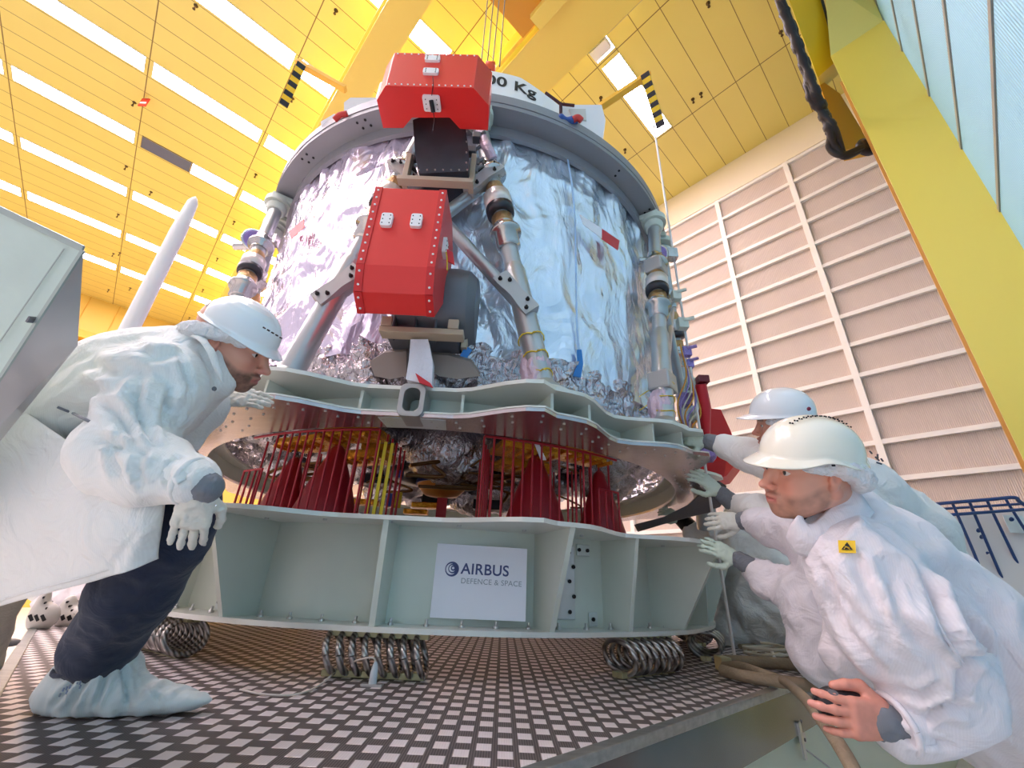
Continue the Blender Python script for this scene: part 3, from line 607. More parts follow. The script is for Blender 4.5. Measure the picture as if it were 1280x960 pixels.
# ---- engine bay under the module
m_bronze=mat('bronze_pipe',(120,84,50),.3,.8); m_kap=mat('gold_kapton',(240,170,50),.25,.75,bump=.8,bscale=30); m_blk=mat('black_anodised',(40,38,42),.35,.4)
m_brn=mat('brown_bracket',(96,84,82),.45,.4)
ec=np.array([C0[0]-.02,C0[1]-.55,.93])
mm=MB(); mm.lathe(ec+np.array([0,0,.14]),ec-np.array([0,0,1]),[(0,.2),(.03,.34),(.06,.42),(.075,.42),(.08,.30),(.06,.26)],40,caps=False); mm.obj('engine_mount_ring',m_blk,sc_)
mm=MB(); mm.lathe(ec+np.array([0,0,.1]),ec-np.array([0,0,1]),[(0,.14),(.05,.185),(.08,.19)],32); en=mm.obj('engine_rim',mat('blue_rim',(50,60,120),.35,.4),sc_)
mm=MB(); mm.lathe(ec+np.array([0,0,.02]),ec-np.array([0,0,1]),[(0,.178),(.02,.17),(.07,.12),(.09,.0)],32); mm.obj('engine_cover',mat('orange_brown_cover',(214,140,56),.4),en)
mm=MB(); mm.box(ec+np.array([.02,-.05,-.16]),(.07,.01,.17),mi=0); mm.box(ec+np.array([.02,-.05,-.27]),(.07,.012,.07),mi=1); mm.obj('hanging_tag',[m_rt,m_wt],sc_,label='red and white tag under the engine')
# foil cone above the engine
def blob(c,r,seed,amp=.25,n=26,sq=(1,1,1)):
    v=[];f=[]
    th=np.linspace(0,PI,n); ph=np.linspace(0,2*PI,2*n,endpoint=False)
    T,Pp=np.meshgrid(th,ph,indexing='ij'); d=np.c_[(np.sin(T)*np.cos(Pp)).ravel(),(np.sin(T)*np.sin(Pp)).ravel(),np.cos(T).ravel()]
    rr=r*(1+amp*(ridge(d*2.6+seed,seed,4)-.55)*2); v=np.array(c)+d*rr[:,None]*np.array(sq); m=2*n
    for i in range(n-1):
        for j in range(m): k=(j+1)%m; f.append((i*m+j,(i+1)*m+j,(i+1)*m+k,i*m+k))
    return v,f
for k in range(46):
    a=rng.uniform(0,360); R=rng.uniform(.45,1.5) if k>14 else rng.uniform(.4,.75); c=np.array([C0[0]+R*math.cos(math.radians(a)),C0[1]+R*math.sin(math.radians(a)),rng.uniform(1.06,1.22)])
    v,f=blob(c,rng.uniform(.1,.2),k,.3,14,(1.2,1.2,.8)); link('foil_lump',v,f,m_crk,sc_,smooth=True)
v,f=blob((C0[0]+.08,C0[1]-.95,1.1),.24,90,.2,30,(1.2,.8,.85)); link('foil_cone',v,f,m_crk,sc_,smooth=True)
for k in range(14):
    a=rng.uniform(-170,-10); R=rng.uniform(.5,1.3); p=np.array([C0[0]+R*math.cos(math.radians(a)),C0[1]+R*math.sin(math.radians(a)),rng.uniform(.9,1.02)])
    pts=[p+np.array([rng.uniform(-.1,.1)*i+.07*i*(1 if k%2 else -1),rng.uniform(-.06,.06),.05*math.sin(i*1.3)]) for i in range(5)]
    mm=MB(); mm.tube(spline(pts,6),rng.uniform(.006,.013),8); mm.obj('propellant_pipe',m_bronze,sc_)
for k,(u,v,dd,mt) in enumerate([(500,590,2.9,'b'),(488,625,2.8,'b'),(497,625,2.75,'y'),(650,620,2.9,'b'),(474,560,2.6,'g'),(532,632,3.2,'g'),(470,600,3.3,'k'),(610,632,3.2,'k'),(545,625,3.6,'k'),(455,628,3.1,'g'),(520,640,3.6,'g')]):
    c=W(u,v,dd); mm=MB(); s={'b':(.05,.04,.08),'y':(.05,.02,.1),'g':(.2,.08,.04),'k':(.22,.12,.07)}[mt]; mm.box(c,s)
    mm.obj('equipment_box',{'b':mat('blue_cap',(50,80,170),.4),'y':mat('yellow_strap',(226,196,40),.5),'g':m_kap,'k':m_blk}[mt],sc_,bevel=.006)
# gold-foil thruster platforms
for aL in (-110,-64):
    for da,R,zz,sz in((-5,1.5,.985,(.34,.2,.035)),(7,1.55,1.0,(.3,.16,.04)),(0,1.2,.98,(.3,.2,.05))):
        t,n=tang(aL+da); mm=MB(); mm.box(cyl(R,aL+da,zz),sz,[t,n,(0,0,1)])
        for k in range(5): p=cyl(R+.08,aL+da,zz-.04)+t*(k-2)*.06; mm.cyl(p-n*.04,p+n*.06,.012,n=8)
        mm.obj('gold_thruster_deck',m_kap,sc_,bevel=.01)
# brown curved gussets at the sides
for (pts,dd) in(([(205,600),(218,583),(246,600),(246,622),(220,612)],2.6),([(210,575),(222,556),(240,548),(238,566),(222,580)],2.5),([(795,655),(830,646),(862,630),(882,612),(884,603),(898,601),(908,607),(908,620),(900,634),(890,636),(889,640),(862,646),(830,655),(800,664)],3.0)):
    P=[W(u,v,dd) for u,v in pts]; mm=MB(); mm.prism(P,(0,.05,.0)); mm.obj('curved_gusset',m_brn,sc_,bevel=.004)
mm=MB(); mm.cyl(W(878,600,3.1),W(884,660,3.1),.07,n=20); mm.cyl(W(886,590,3.3),W(872,540,3.3),.05,n=16); mm.obj('side_tube',m_tube,sc_)
# ---- red rod cages and red engine cones
m_rod=mat('red_rod',(158,14,32),.35,.2); m_cone=mat('red_cone_fabric',(150,16,34),.4,bump=.2,bscale=14)
def cage(name,a0,a1,label,steps):
    r=thing('rod_cage',label,'protective cage',cyl(1.6,(a0+a1)/2,ZT1))
    n=17; A=list(np.linspace(a0,a1,n))
    pos=[(1.73+.0*i,a) for i,a in enumerate(A)]
    pos+=[(1.73-.07*i,a1+ .5) for i in range(1,6)]+[(1.73-.07*i,a0-.5+.8*i) for i in range(1,6)]+[(1.28,a) for a in np.linspace(a0+2,a1-2,8)]
    for R,a in pos:
        low=(abs(a-a0)<4.9 and a0<-100) or (abs(a-a1)<4.9 and a1>-60)
        zt=.79 if low and R>1.7 else .965
        mm=MB(); b=cyl(R,a,ZT1); mm.cyl(b,b*np.array([1,1,0])+np.array([0,0,zt]),.0055,n=8); mm.obj('rod',m_rod,r)
    mm=MB(); mm.tube([cyl(1.73,a,.967) for a in np.linspace(a0,a1,12)],.007,6); mm.tube([cyl(1.73,a,ZT1+.006) for a in np.linspace(a0,a1,12)],.007,6)
    aa=(a0,a0+4.9) if a0<-100 else (a1-4.9,a1); mm.tube([cyl(1.73,a,.79) for a in np.linspace(aa[0],aa[1],5)],.006,6); mm.obj('hoop',m_rod,r)
    return r
rc=cage('c',-121,-95.5,'cage of dark red rods around the left pair of red cones',0)
mm=MB()
for k in range(3): p=cyl(1.70-.02*k,-95.8+.9*k,ZT1); mm.box(p+np.array([0,0,.19]),(.014,.006,.36))
mm.obj('yellow_strips',mat('yellow_strap',(226,196,40),.5),rc)
cage('c',-79,-53,'cage of dark red rods around the right pair of red cones',0)
def cone(c,h,rb,label,tag=False):
    r=thing('engine_cone_cover',label,'cover',c)
    mm=MB(); mm.lathe(c,c+np.array([0,0,1]),[(0,rb),(h*.05,rb*.98),(h*.5,rb*.62),(h*.85,rb*.28),(h*.95,rb*.22),(h,rb*.1)],32); mm.obj('cone_skin',m_cone,r)
    mm=MB(); mm.lathe(c,c+np.array([0,0,1]),[(0,rb*1.0),(0,rb*1.06),(.02,rb*1.06),(.022,rb*.98)],32,caps=False); mm.obj('base_hem',m_rod,r)
    if tag:
        mm=MB(); P=[WY(667,552,2.1),WY(673,553,2.1),WY(683,575,2.12),WY(676,575,2.12)]; mm.prism(P,(0,.004,0)); mm.obj('white_label',m_wt,r)
    return r
cone(np.array([-.93,2.27,ZT1+.0]),.42,.175,'tall red cone cover, right one in the left rod cage')
cone(np.array([-1.22,2.42,ZT1+.0]),.38,.15,'red cone cover, left one in the left rod cage')
cone(np.array([.15,2.27,ZT1+.0]),.42,.175,'tall red cone cover, left one in the right rod cage',True)
cone(np.array([.52,2.40,ZT1+.0]),.38,.14,'red cone cover, right one in the right rod cage')
# ================================================================ LOWER RED BOX COVER
m_red=mat('bright_red_panel',(226,44,40),.38,coat=.15); m_red2=mat('red_flange_strip',(206,30,34),.4); m_pad=mat('white_pad',(240,238,238),.4)
m_tan=mat('tan_frame',(186,168,144),.45,.1); m_gun=mat('dark_grey_housing',(110,112,118),.45,.4)
Y0=1.42
z=[WY(469,234,Y0)[2],WY(447,330,Y0)[2],1.405,1.36]
fl=WY(447,330,Y0); fr=WY(543,331,Y0)
ux=np.array([1,-.0,0.]); x0,x1=fl[0]-.005,fr[0]+.005
prof=[(0,z[0]),(0,z[1]),(.035,z[2]),(.12,1.355),(.34,1.62),(.34,1.9),(.22,z[0]+.02)]   # (depth behind front, z)
r=thing('red_box_cover','bright red angular box cover with two white pads bolted on the module front','cover',((x0+x1)/2,Y0+.15,1.245))
def P3(x,d,zz): return np.array([x,Y0+d,zz])
mm=MB(); mm.prism([P3(x0,d,zz) for d,zz in prof],(x1-x0,0,0)); mm.obj('shell',m_red,r,bevel=.003)
def strip(xa,mk):
    mm=MB()
    for i in range(3):
        d,zz=prof[i]; d2,z2_=prof[i+1]; a=P3(xa,d,zz); b=P3(xa,d2,z2_); v=b-a; nn=np.cross((1,0,0),v); nn/=np.linalg.norm(nn)
        if nn[1]>0: nn=-nn
        mm.box((a+b)/2+nn*.002,(.034,np.linalg.norm(v),.004),[(1,0,0),v/np.linalg.norm(v),nn],0)
        k=max(2,int(np.linalg.norm(v)/.045))
        for j in range(k): p=a+v*(j+.5)/k+nn*.004; mm.lathe(p,p+nn,[(0,.0055),(.003,.0045)],8,1)
    return mm
strip(x0+.017,0).obj('flange_strip',[m_red2,m_pad],r); strip(x1-.017,0).obj('flange_strip',[m_red2,m_pad],r)
def pad(c,w,h,ax,r,nb=3):
    X,Z,N=[np.array(a,float) for a in ax]; mm=MB(); P=[c+X*x+Z*y for x,y in rrect(w,h,.01,5)]; mm.prism(P,N*.016); o=mm.obj('handle_pad',m_pad,r,bevel=.003)
    b=MB()
    for i in range(nb):
        for s in(-1,1): p=c+Z*(i-(nb-1)/2)*h*.3+X*s*w*.32+N*.016; b.cyl(p,p+N*.002,.003,n=6)
    b.obj('pad_screws',m_bolt,o)
for u,v in((484,277),(521,278)): pad(WY(u,v,Y0),.05,.075,[(1,0,0),(0,0,1),(0,-1,0)],r)
pad(P3(x1,.1,1.72),.06,.09,[(0,1,0),(0,0,1),(1,0,0)],r)
mm=MB(); a=P3(x1+.02,.08,1.68); mm.tube(spline([a,a+np.array([.01,-.01,-.05]),a+np.array([.02,-.02,-.12])]),.003,6,0); mm.prism([a+np.array([0,0,.02]),a+np.array([.03,.0,.0]),a+np.array([.045,0,-.07]),a+np.array([.01,0,-.05])],(0,.006,0),1)
mm.obj('red_flag',[mat('yellow_strap',(226,196,40),.5),m_rt],r,label='small red pull tag with yellow string')
# grey engine housing and tan tray behind the box
r=thing('engine_housing','dark grey finned engine housing on a tan tray below the red box','housing',(-.42,1.75,1.17))
mm=MB(); mm.lathe(np.array([-.60,1.88,1.62]),np.array([-.28,1.88,1.62]),[(0,.18),(.02,.21),(.30,.22),(.36,.21),(.40,.17)],32); mm.box((-.44,1.86,1.44),(.34,.2,.14))
for k in range(4): mm.box((-.58+k*.1,1.75,1.42),(.012,.05,.12))
mm.obj('housing',m_gun,r,bevel=.004)
tw=WY(475,410,1.7); te=WY(580,412,1.7)
mm=MB(); mm.box((( tw[0]+te[0])/2,1.72,tw[2]-.01),(te[0]-tw[0],.07,.03)); mm.box((te[0]-.01,1.85,tw[2]+.16),(.03,.05,.34)); mm.box((tw[0]+.03,1.69,tw[2]+.03),(.05,.02,.05)); mm.box((te[0]-.05,1.69,tw[2]+.03),(.05,.02,.05)); mm.obj('tray',m_tan,r,bevel=.003)
mm=MB()
for k in range(5): p=np.array([te[0]-.03,1.80,tw[2]+.06+.045*k]); mm.cyl(p,p+np.array([0,-.01,0]),.008,n=8)
mm.obj('bolts',m_bolt,r)
# white sleeve and brown foot shields under it
r=thing('white_sleeve','white wrapped sleeve with a red tip hanging onto the adapter ring lug','sleeve',cyl(1.9,-90,1.12))
mm=MB(); a=[WY(u,v,1.72) for u,v in((513,424),(535,424),(541,452),(540,482),(507,474),(511,450))]; mm.prism(a,(0,.05,0)); mm.obj('wrap',mat('white_wrap',(226,226,232),.35,bump=.6,bscale=30),r,bevel=.008)
mm=MB(); a=[WY(u,v,1.70) for u,v in((519,466),(538,479),(541,484),(524,478))]; mm.prism(a,(0,.01,0)); mm.obj('red_tip',m_rt,r)
for (us,lab) in((((462,452),(480,441),(508,439),(508,470),(488,474),(468,470)),'brown rounded foot shield left of the white sleeve'),(((537,443),(560,444),(588,452),(600,470),(572,474),(548,470),(538,462)),'brown rounded foot shield right of the white sleeve')):
    a=[WY(u,v,1.82) for u,v in us]; mm=MB(); mm.prism(a,(0,.03,.03)); o=mm.obj('foot_shield',mat('brown_grey_shield',(136,124,116),.45,.2),bevel=.01); tagd(o,lab,'shield')
# ================================================================ UPPER RED BOX COVER
zb=WY(537,108,1.32)[2]; zt=WY(537,69,1.32)[2]+.02
pl=[WZ(482,107,zb),WZ(592,110,zb),WZ(611,132,zb),WZ(610,163,zb),WZ(575,161,zb),WZ(562,147,zb),WZ(515,147,zb),WZ(504,160,zb),WZ(479,160,zb),WZ(471,125,zb)]
r=thing('red_box_cover','darker underside red octagonal box cover high above the other, hiding the lifting beam','cover',(-.5,1.5,zb))
mm=MB(); mm.prism(pl,(0,0,zt-zb)); mm.obj('shell',m_red,r,bevel=.003)
mm=MB()
for k in range(14): p=pl[0]+(pl[1]-pl[0])*(k+.5)/14+np.array([0,-.001,.012]); mm.lathe(p,p-np.array([0,1,0]),[(0,.005),(.003,.004)],8)
for k in range(12): p=pl[0]+(pl[1]-pl[0])*(k+.5)/12+np.array([0,-.001,zt-zb-.012]); mm.lathe(p,p-np.array([0,1,0]),[(0,.005),(.003,.004)],8)
mm.obj('rivets',m_pad,r)
for u,v in((541,76),(539,92)): pad(WY(u,v,1.325),.08,.045,[(1,0,0),(0,0,1),(0,-1,0)],r)
c=WZ(540,128,zb); X=np.array([1,0,0.]); Yd=np.array([0,1,0.]); pad(c,.09,.08,[X,Yd,(0,0,-1)],r)
mm=MB(); mm.cyl(c+np.array([0,-.02,-.016]),c+np.array([.01,.02,-.05]),.012,n=8); mm.tube([WY(541,95,1.31),WZ(542,109,zb-.002)+np.array([0,-.012,0]),c+np.array([0,-.02,-.01])],.002,6); mm.tube(spline([c+np.array([.01,.02,-.05]),c+np.array([.02,.03,-.1]),c+np.array([.02,.04,-.17])]),.002,6); mm.obj('lanyard',m_bolt,r)
# black nozzle hood below it
r=thing('nozzle_hood','black curved nozzle hood below the upper red cover','hood',(-.48,1.6,2.4))
mm=MB(); P0=[]; a=[(516,150),(526,146),(568,147),(582,160),(586,190),(586,214),(524,217),(519,195)]
P0=[WY(u,v,1.56+.0012*(v-146)) for u,v in a]; mm.prism(P0,(0,.22,.0)); mm.obj('hood_shell',mat('black_satin',(62,62,68),.4,.3,var=.2,vscale=9),r,bevel=.012)
mm=MB()
for k in range(7): p=WY(524+k*10,213,1.63); mm.cyl(p,p-np.array([0,.006,0]),.005,n=8)
mm.obj('bolts',m_zinc,r); mm=MB()
for k in range(4): p=WY(583,165+k*13,1.6); mm.cyl(p,p-np.array([0,.006,0]),.005,n=8)
mm.obj('bolts',m_zinc,r)
m0=WY(497,226,1.66); m1=WY(592,229,1.66)
mm=MB(); mm.box((m0+m1)/2,(m1[0]-m0[0],.05,.03)); mm.box(m1+np.array([-.02,.05,.14]),(.03,.05,.28)); mm.box(m0+np.array([.03,.03,.12]),(.03,.05,.24)); mm.obj('tan_tray',m_tan,r,bevel=.003)
for k,(u,v) in enumerate([(590,190),(594,205),(596,172),(592,214)]): mm=MB(); c=WY(u,v,1.72); mm.box(c,(.05,.05,.05)); mm.cyl(c,c+np.array([.05,-.02,.03]),.012,n=8); mm.obj('valve',m_gun,r,bevel=.004)
mm=MB(); mm.tube(spline([WY(600,165,1.75),WY(607,180,1.72),WY(612,190,1.72),WY(616,199,1.74)]),[.03]*25,10); mm.obj('purple_sleeve',m_pink,r)
# ================================================================ WHITE LIFTING FRAME
m_lw=mat('lifting_frame_white',(238,238,236),.4,coat=.2)
r=thing('lifting_frame','white curved lifting beam on top of the spacecraft lettered 00 Kg','lifting beam',(C0[0],C0[1],3.27))
T=[WZ(u,v,z_) for u,v,z_ in ((560,84,3.95),)]
RL=1.80
def oncylz(u,v,R=RL): return oncyl(u,v,R)
# curved fascia following a ring of radius RL
def elev_at(a,u): pass
za,zb_=3.32,3.76
def topz(a): return 3.765-.15*max(0,min(1,(a+77)/10.))
vv=[];ff=[];n_=60
for i in range(n_+1):
    a=-112+(-66+112)*i/n_
    for R_,z_ in((RL,3.385),(RL,topz(a)),(RL-.09,topz(a)),(RL-.09,3.385)): vv.append(cyl(R_,a,z_))
for i in range(n_):
    for k in range(4): ff.append((i*4+k,i*4+(k+1)%4,(i+1)*4+(k+1)%4,(i+1)*4+k))
ff+=[(3,2,1,0),tuple(4*n_+k for k in range(4))]
mm=MB(); mm.add(vv,ff); mm.obj('curved_fascia',m_lw,r,bevel=.004)
v,f=textmesh('00 Kg',.155,1.0,.004)
TA=-85.2
vt=[]
for x,y,_ in v: vt.append(cyl(RL+.003,TA+math.degrees(x/RL),3.60+y-.03*(x/.37)**2))
link('lettering',vt,f,mat('black_lettering',(30,30,34),.5),r)
def blk(u0,v0,u1,v1,dd,t=.3):
    mm=MB(); P=[W(u0,v1,dd),W(u1,v1,dd),W(u1,v0,dd),W(u0,v0,dd)]; n=np.array([0,1,0])*t; mm.prism(P,n); return mm
# end blocks
for (nm,px,dd) in(('R',[(700,131),(752,131),(757,150),(752,180),(733,170),(704,152)],3.1),('L',[(430,128),(438,122),(471,122),(471,138),(430,150)],3.0)):
    P=[W(u,v,dd) for u,v in px]; mm=MB(); mm.prism(P,(0.03,.28,.02)); mm.obj('end_block',m_lw,r,bevel=.012)
P=[W(u,v,3.09) for u,v in((711,136),(732,136),(733,150),(716,148))]; mm=MB(); mm.prism(P,(0,.01,0)); mm.obj('end_block_window',mat('pale_grey_recess',(206,206,196),.5),r)
P=[W(u,v,3.05) for u,v in((401,152),(418,142),(424,148),(420,156),(402,164))]; mm=MB(); mm.prism(P,(0,.2,0)); mm.obj('end_block',m_lw,r,bevel=.01)
mm=MB(); mm.tube([W(682,116,3.05),W(701,130,3.05),W(718,132,3.05)],.012,6); mm.tube([W(701,130,3.05),W(701,146,3.05)],.012,6); mm.obj('dark_edge_strap',mat('dark_strap',(70,30,36),.5),r)
P=[W(u,v,2.95) for u,v in((614,128),(619,127),(626,136),(627,150),(615,156))]; mm=MB(); mm.prism(P,(.02,.1,0)); mm.obj('grey_bracket',m_ring,r,bevel=.01)
mm=MB(); mm.tube(spline([W(675,142,2.95),W(690,146,2.93),W(705,148,2.93),W(722,153,2.95)]),[.02+.008*math.sin(i) for i in range(25)],8); o=mm.obj('blue_sling',mat('blue_sling_fabric',(52,88,160),.6,bump=.5,bscale=40)); tagd(o,'blue fabric sling lying on the ring at the right end block','sling')
mm=MB(); mm.tube(spline([W(716,150,2.93),W(722,147,2.93),W(727,151,2.93)]),.022,8); mm.tube(spline([W(418,150,2.9),W(425,144,2.9),W(434,142,2.9)]),.02,8)
o=mm.obj('red_shackle',mat('shackle_red',(200,60,52),.5)); tagd(o,'red shackles at the ends of the white lifting frame','shackle')
# hazard-striped arms
m_hy=mat('hazard_yellow',(244,200,30),.45); m_hb=mat('hazard_black',(36,34,40),.5); m_gl=mat('arm_yellow',(246,184,60),.4)
for (A0,A1,S0,S1,dd,lab) in(((432,112),(371,78),(377,80),(354,132),3.3,'yellow arm with hazard-striped end left of the spacecraft top'),((750,134),(812,93),(806,92),(826,158),3.2,'yellow arm with hazard-striped end right of the spacecraft top, holding the white rope')):
    a=W(*A0,dd-.05); b=W(*A1,dd-.05); r=thing('hazard_striped_boom',lab,'arm',a)
    mm=MB(); mm.bar(a,b,.05,.035); mm.obj('arm_tube',m_gl,r,bevel=.003)
    s0=W(*S0,dd-.1); s1=W(*S1,dd-.1); N=11 if A0[0]>500 else 9; mm=MB()
    for k in range(N): p=s0+(s1-s0)*k/N; q=s0+(s1-s0)*(k+1)/N; mm.bar(p,q,.06,.02,mi=k%2)
    mm.obj('striped_plate',[m_hb,m_hy],r)
# hanging white rope
top=W(824,150,3.1); bx=WZ(919,824,.02); top=np.array([bx[0],bx[1],0])+np.array([0,0,CAMZ+math.hypot(bx[0],bx[1])*ray(823,152)[2]/np.linalg.norm(ray(823,152)[:2])])
mm=MB(); mm.tube(spline([top,(top+bx)/2,bx,bx+np.array([.04,-.03,0]),bx+np.array([.12,-.1,0]),bx+np.array([.2,-.02,.0]),bx+np.array([.27,.12,.03])],10),.009,8)
o=mm.obj('guide_rope',mat('white_rope',(232,226,220),.6)); tagd(o,'long white guide rope hanging from the right striped arm to the platform','rope')

# pink film wraps and yellow ties round the feet of the right-hand struts
for nm,cu,cv in(('F2',680,455),('F3',832,500)):
    A,ax,q=ST[nm]; g=MB(); v,f=blob(q(.13)+np.array([-.015,.0,0]),.07,33,.45,22,(.85,.7,1.7)); o=link('pink_wrap',v,f,m_pink,sc_,smooth=True)
    for k,t_ in enumerate((.10,.2,.3)):
        x,y,z=basis(ax); c=q(t_); g=MB(); g.tube([c+(.061+.002*k)*(math.cos(w*PI/8)*x+math.sin(w*PI/8)*y)+z*.01*math.sin(w) for w in range(17)],.0035,5); g.tube(spline([c+x*.06,c+x*.09-z*.01,c+x*.14-z*.04]),.003,5); g.obj('yellow_tie',mat('yellow_strap',(226,196,40),.5),sc_)
# ================================================================ SMOOTH BODIES (implicit surfaces meshed on a grid)
EX,EY,EZ=CR[:,0],CR[:,1],CR[:,2]     # picture right / up / depth, as world directions (used to pose figures)
class SD:
    def __init__(s): s.p=[]
    def s_(s,a,b,ra,rb=None,k=.02,sub=False): s.p.append(('s',np.array(a,float),np.array(b,float),ra,ra if rb is None else rb,k,sub)); return s
    def chain(s,pts,rs,k=.02):
        for i in range(len(pts)-1): s.s_(pts[i],pts[i+1],rs[i],rs[i+1],k)
        return s
    def e(s,c,r,A=None,k=.02,sub=False): s.p.append(('e',np.array(c,float),np.array(r,float),np.eye(3) if A is None else np.array(A,float),0,k,sub)); return s
    def xf(s,o,A,sc=1.):     # local -> world (rows of A are the local axes in world)
        q=SD(); A=np.array(A)
        for p in s.p:
            if p[0]=='s': q.p.append(('s',o+(p[1]*sc)@A,o+(p[2]*sc)@A,p[3]*sc,p[4]*sc,p[5]*sc,p[6]))
            else: q.p.append(('e',o+(p[1]*sc)@A,p[2]*sc,p[3]@A,0,p[5]*sc,p[6]))
        return q
    def ev(s,P):
        F=np.full(len(P),9.,'f')
        return F
    def mesh(s,h,clip=None):
        lo=np.full(3,1e9);hi=-lo
        for p in s.p:
            if p[6]: continue
            if p[0]=='s':
                for c,r in((p[1],p[3]),(p[2],p[4])): lo=np.minimum(lo,c-r);hi=np.maximum(hi,c+r)
            else: R=max(p[2]); lo=np.minimum(lo,p[1]-R);hi=np.maximum(hi,p[1]+R)
        lo-=3*h+.01;hi+=3*h+.01; n=np.ceil((hi-lo)/h).astype(int)+1; F=np.full(n,.5,'f')
        ax=[lo[i]+h*np.arange(n[i]) for i in range(3)]
        for p in s.p:
            k=max(p[5],1e-4)
            if p[0]=='s': l=np.minimum(p[1]-p[3],p[2]-p[4]);g=np.maximum(p[1]+p[3],p[2]+p[4])
            else: R=max(p[2]);l=p[1]-R;g=p[1]+R
            m=k+4*h; i0=np.clip(np.floor((l-m-lo)/h).astype(int),0,n-1); i1=np.clip(np.ceil((g+m-lo)/h).astype(int)+1,1,n)
            X,Y,Z=np.meshgrid(*[ax[i][i0[i]:i1[i]] for i in range(3)],indexing='ij')
            if p[0]=='s':
                a,b,ra,rb=p[1:5]; ab=b-a; L2=max(ab@ab,1e-12); X=X-a[0];Y=Y-a[1];Z=Z-a[2]
                t=np.clip((X*ab[0]+Y*ab[1]+Z*ab[2])/L2,0,1); D=np.sqrt((X-t*ab[0])**2+(Y-t*ab[1])**2+(Z-t*ab[2])**2)-(ra+(rb-ra)*t)
            else:
                c,r,A=p[1:4]; X=X-c[0];Y=Y-c[1];Z=Z-c[2]; q=[(X*A[i][0]+Y*A[i][1]+Z*A[i][2]) for i in range(3)]
                k0=np.sqrt(sum((q[i]/r[i])**2 for i in range(3))); k1=np.sqrt(sum((q[i]/r[i]**2)**2 for i in range(3)))+1e-9; D=k0*(k0-1)/k1
            S=F[i0[0]:i1[0],i0[1]:i1[1],i0[2]:i1[2]]
            if p[6]: D=-D; hh=np.maximum(k-np.abs(S-D),0)/k; S[...]=np.maximum(S,D)+hh*hh*k*.25
            else: hh=np.maximum(k-np.abs(S-D),0)/k; S[...]=np.minimum(S,D)-hh*hh*k*.25
        # surface nets
        I=F<0; nx,ny,nz=n; sm=np.zeros((nx-1,ny-1,nz-1,3),'f'); ct=np.zeros((nx-1,ny-1,nz-1),'f')
        def sl(o,e): return tuple(slice(o[i],o[i]+n[i]-1) for i in range(3))
        C=[(i,j,k) for i in(0,1) for j in(0,1) for k in(0,1)]
        for a in C:
            for d in range(3):
                if a[d]: continue
                b=list(a);b[d]=1; fa=F[sl(a,0)];fb=F[sl(b,0)]; m=(fa<0)!=(fb<0)
                if not m.any(): continue
                t=fa[m]/(fa[m]-fb[m]); v=np.zeros((len(t),3),'f')+np.array(a,'f'); v[:,d]=t; sm[m]+=v; ct[m]+=1
        act=ct>0; idx=np.full(act.shape,-1,int); idx[act]=np.arange(act.sum()); w=np.argwhere(act); V=lo+h*(w+sm[act]/ct[act][:,None])
        Q=[]
        for d in range(3):
            e1,e2=[x for x in range(3) if x!=d]
            A=[slice(None)]*3;B=[slice(None)]*3;A[d]=slice(0,-1);B[d]=slice(1,None)
            for z in(e1,e2): A[z]=slice(1,-1);B[z]=slice(1,-1)
            ia=I[tuple(A)];ib=I[tuple(B)]; ch=np.argwhere(ia!=ib)
            if not len(ch): continue
            fl=ia[ia!=ib]; g=ch.copy(); g[:,e1]+=1;g[:,e2]+=1
            def ix(o1,o2): q=g.copy();q[:,e1]-=o1;q[:,e2]-=o2; return idx[q[:,0],q[:,1],q[:,2]]
            q=np.stack([ix(1,1),ix(0,1),ix(0,0),ix(1,0)],1)
            if d==1: fl=~fl
            q[~fl]=q[~fl][:,::-1]; Q.append(q)
        Q=np.vstack(Q); return V,Q
def normals(V,Q):
    n=np.cross(V[Q[:,2]]-V[Q[:,0]],V[Q[:,3]]-V[Q[:,1]]); N=np.zeros_like(V)
    for i in range(4): np.add.at(N,Q[:,i],n)
    return N/(np.linalg.norm(N,axis=1)[:,None]+1e-12)
def relax(V,Q,it=2,a=.5):
    for _ in range(it):
        S=np.zeros_like(V);c=np.zeros(len(V))
        for i,j in((0,1),(1,2),(2,3),(3,0)):
            np.add.at(S,Q[:,i],V[Q[:,j]]);np.add.at(S,Q[:,j],V[Q[:,i]]);np.add.at(c,Q[:,i],1);np.add.at(c,Q[:,j],1)
        V=V+a*(S/c[:,None]-V)
    return V
def folds(V,Q,amp,freq,seed=0,aniso=(1,1,1),A=None,detail=.3):
    N=normals(V,Q); P=V if A is None else V@np.array(A).T; P=P*np.array(aniso)*freq
    wv=fbm(P*.6,seed,2)[:,None]; r=ridge(P+wv*1.6,seed+3,3)-.55
    r=np.sign(r)*np.abs(r)**.8*1.5
    return V+N*(amp*(r+detail*(fbm(P*3.1,seed+8,2)-.5)))[:,None]
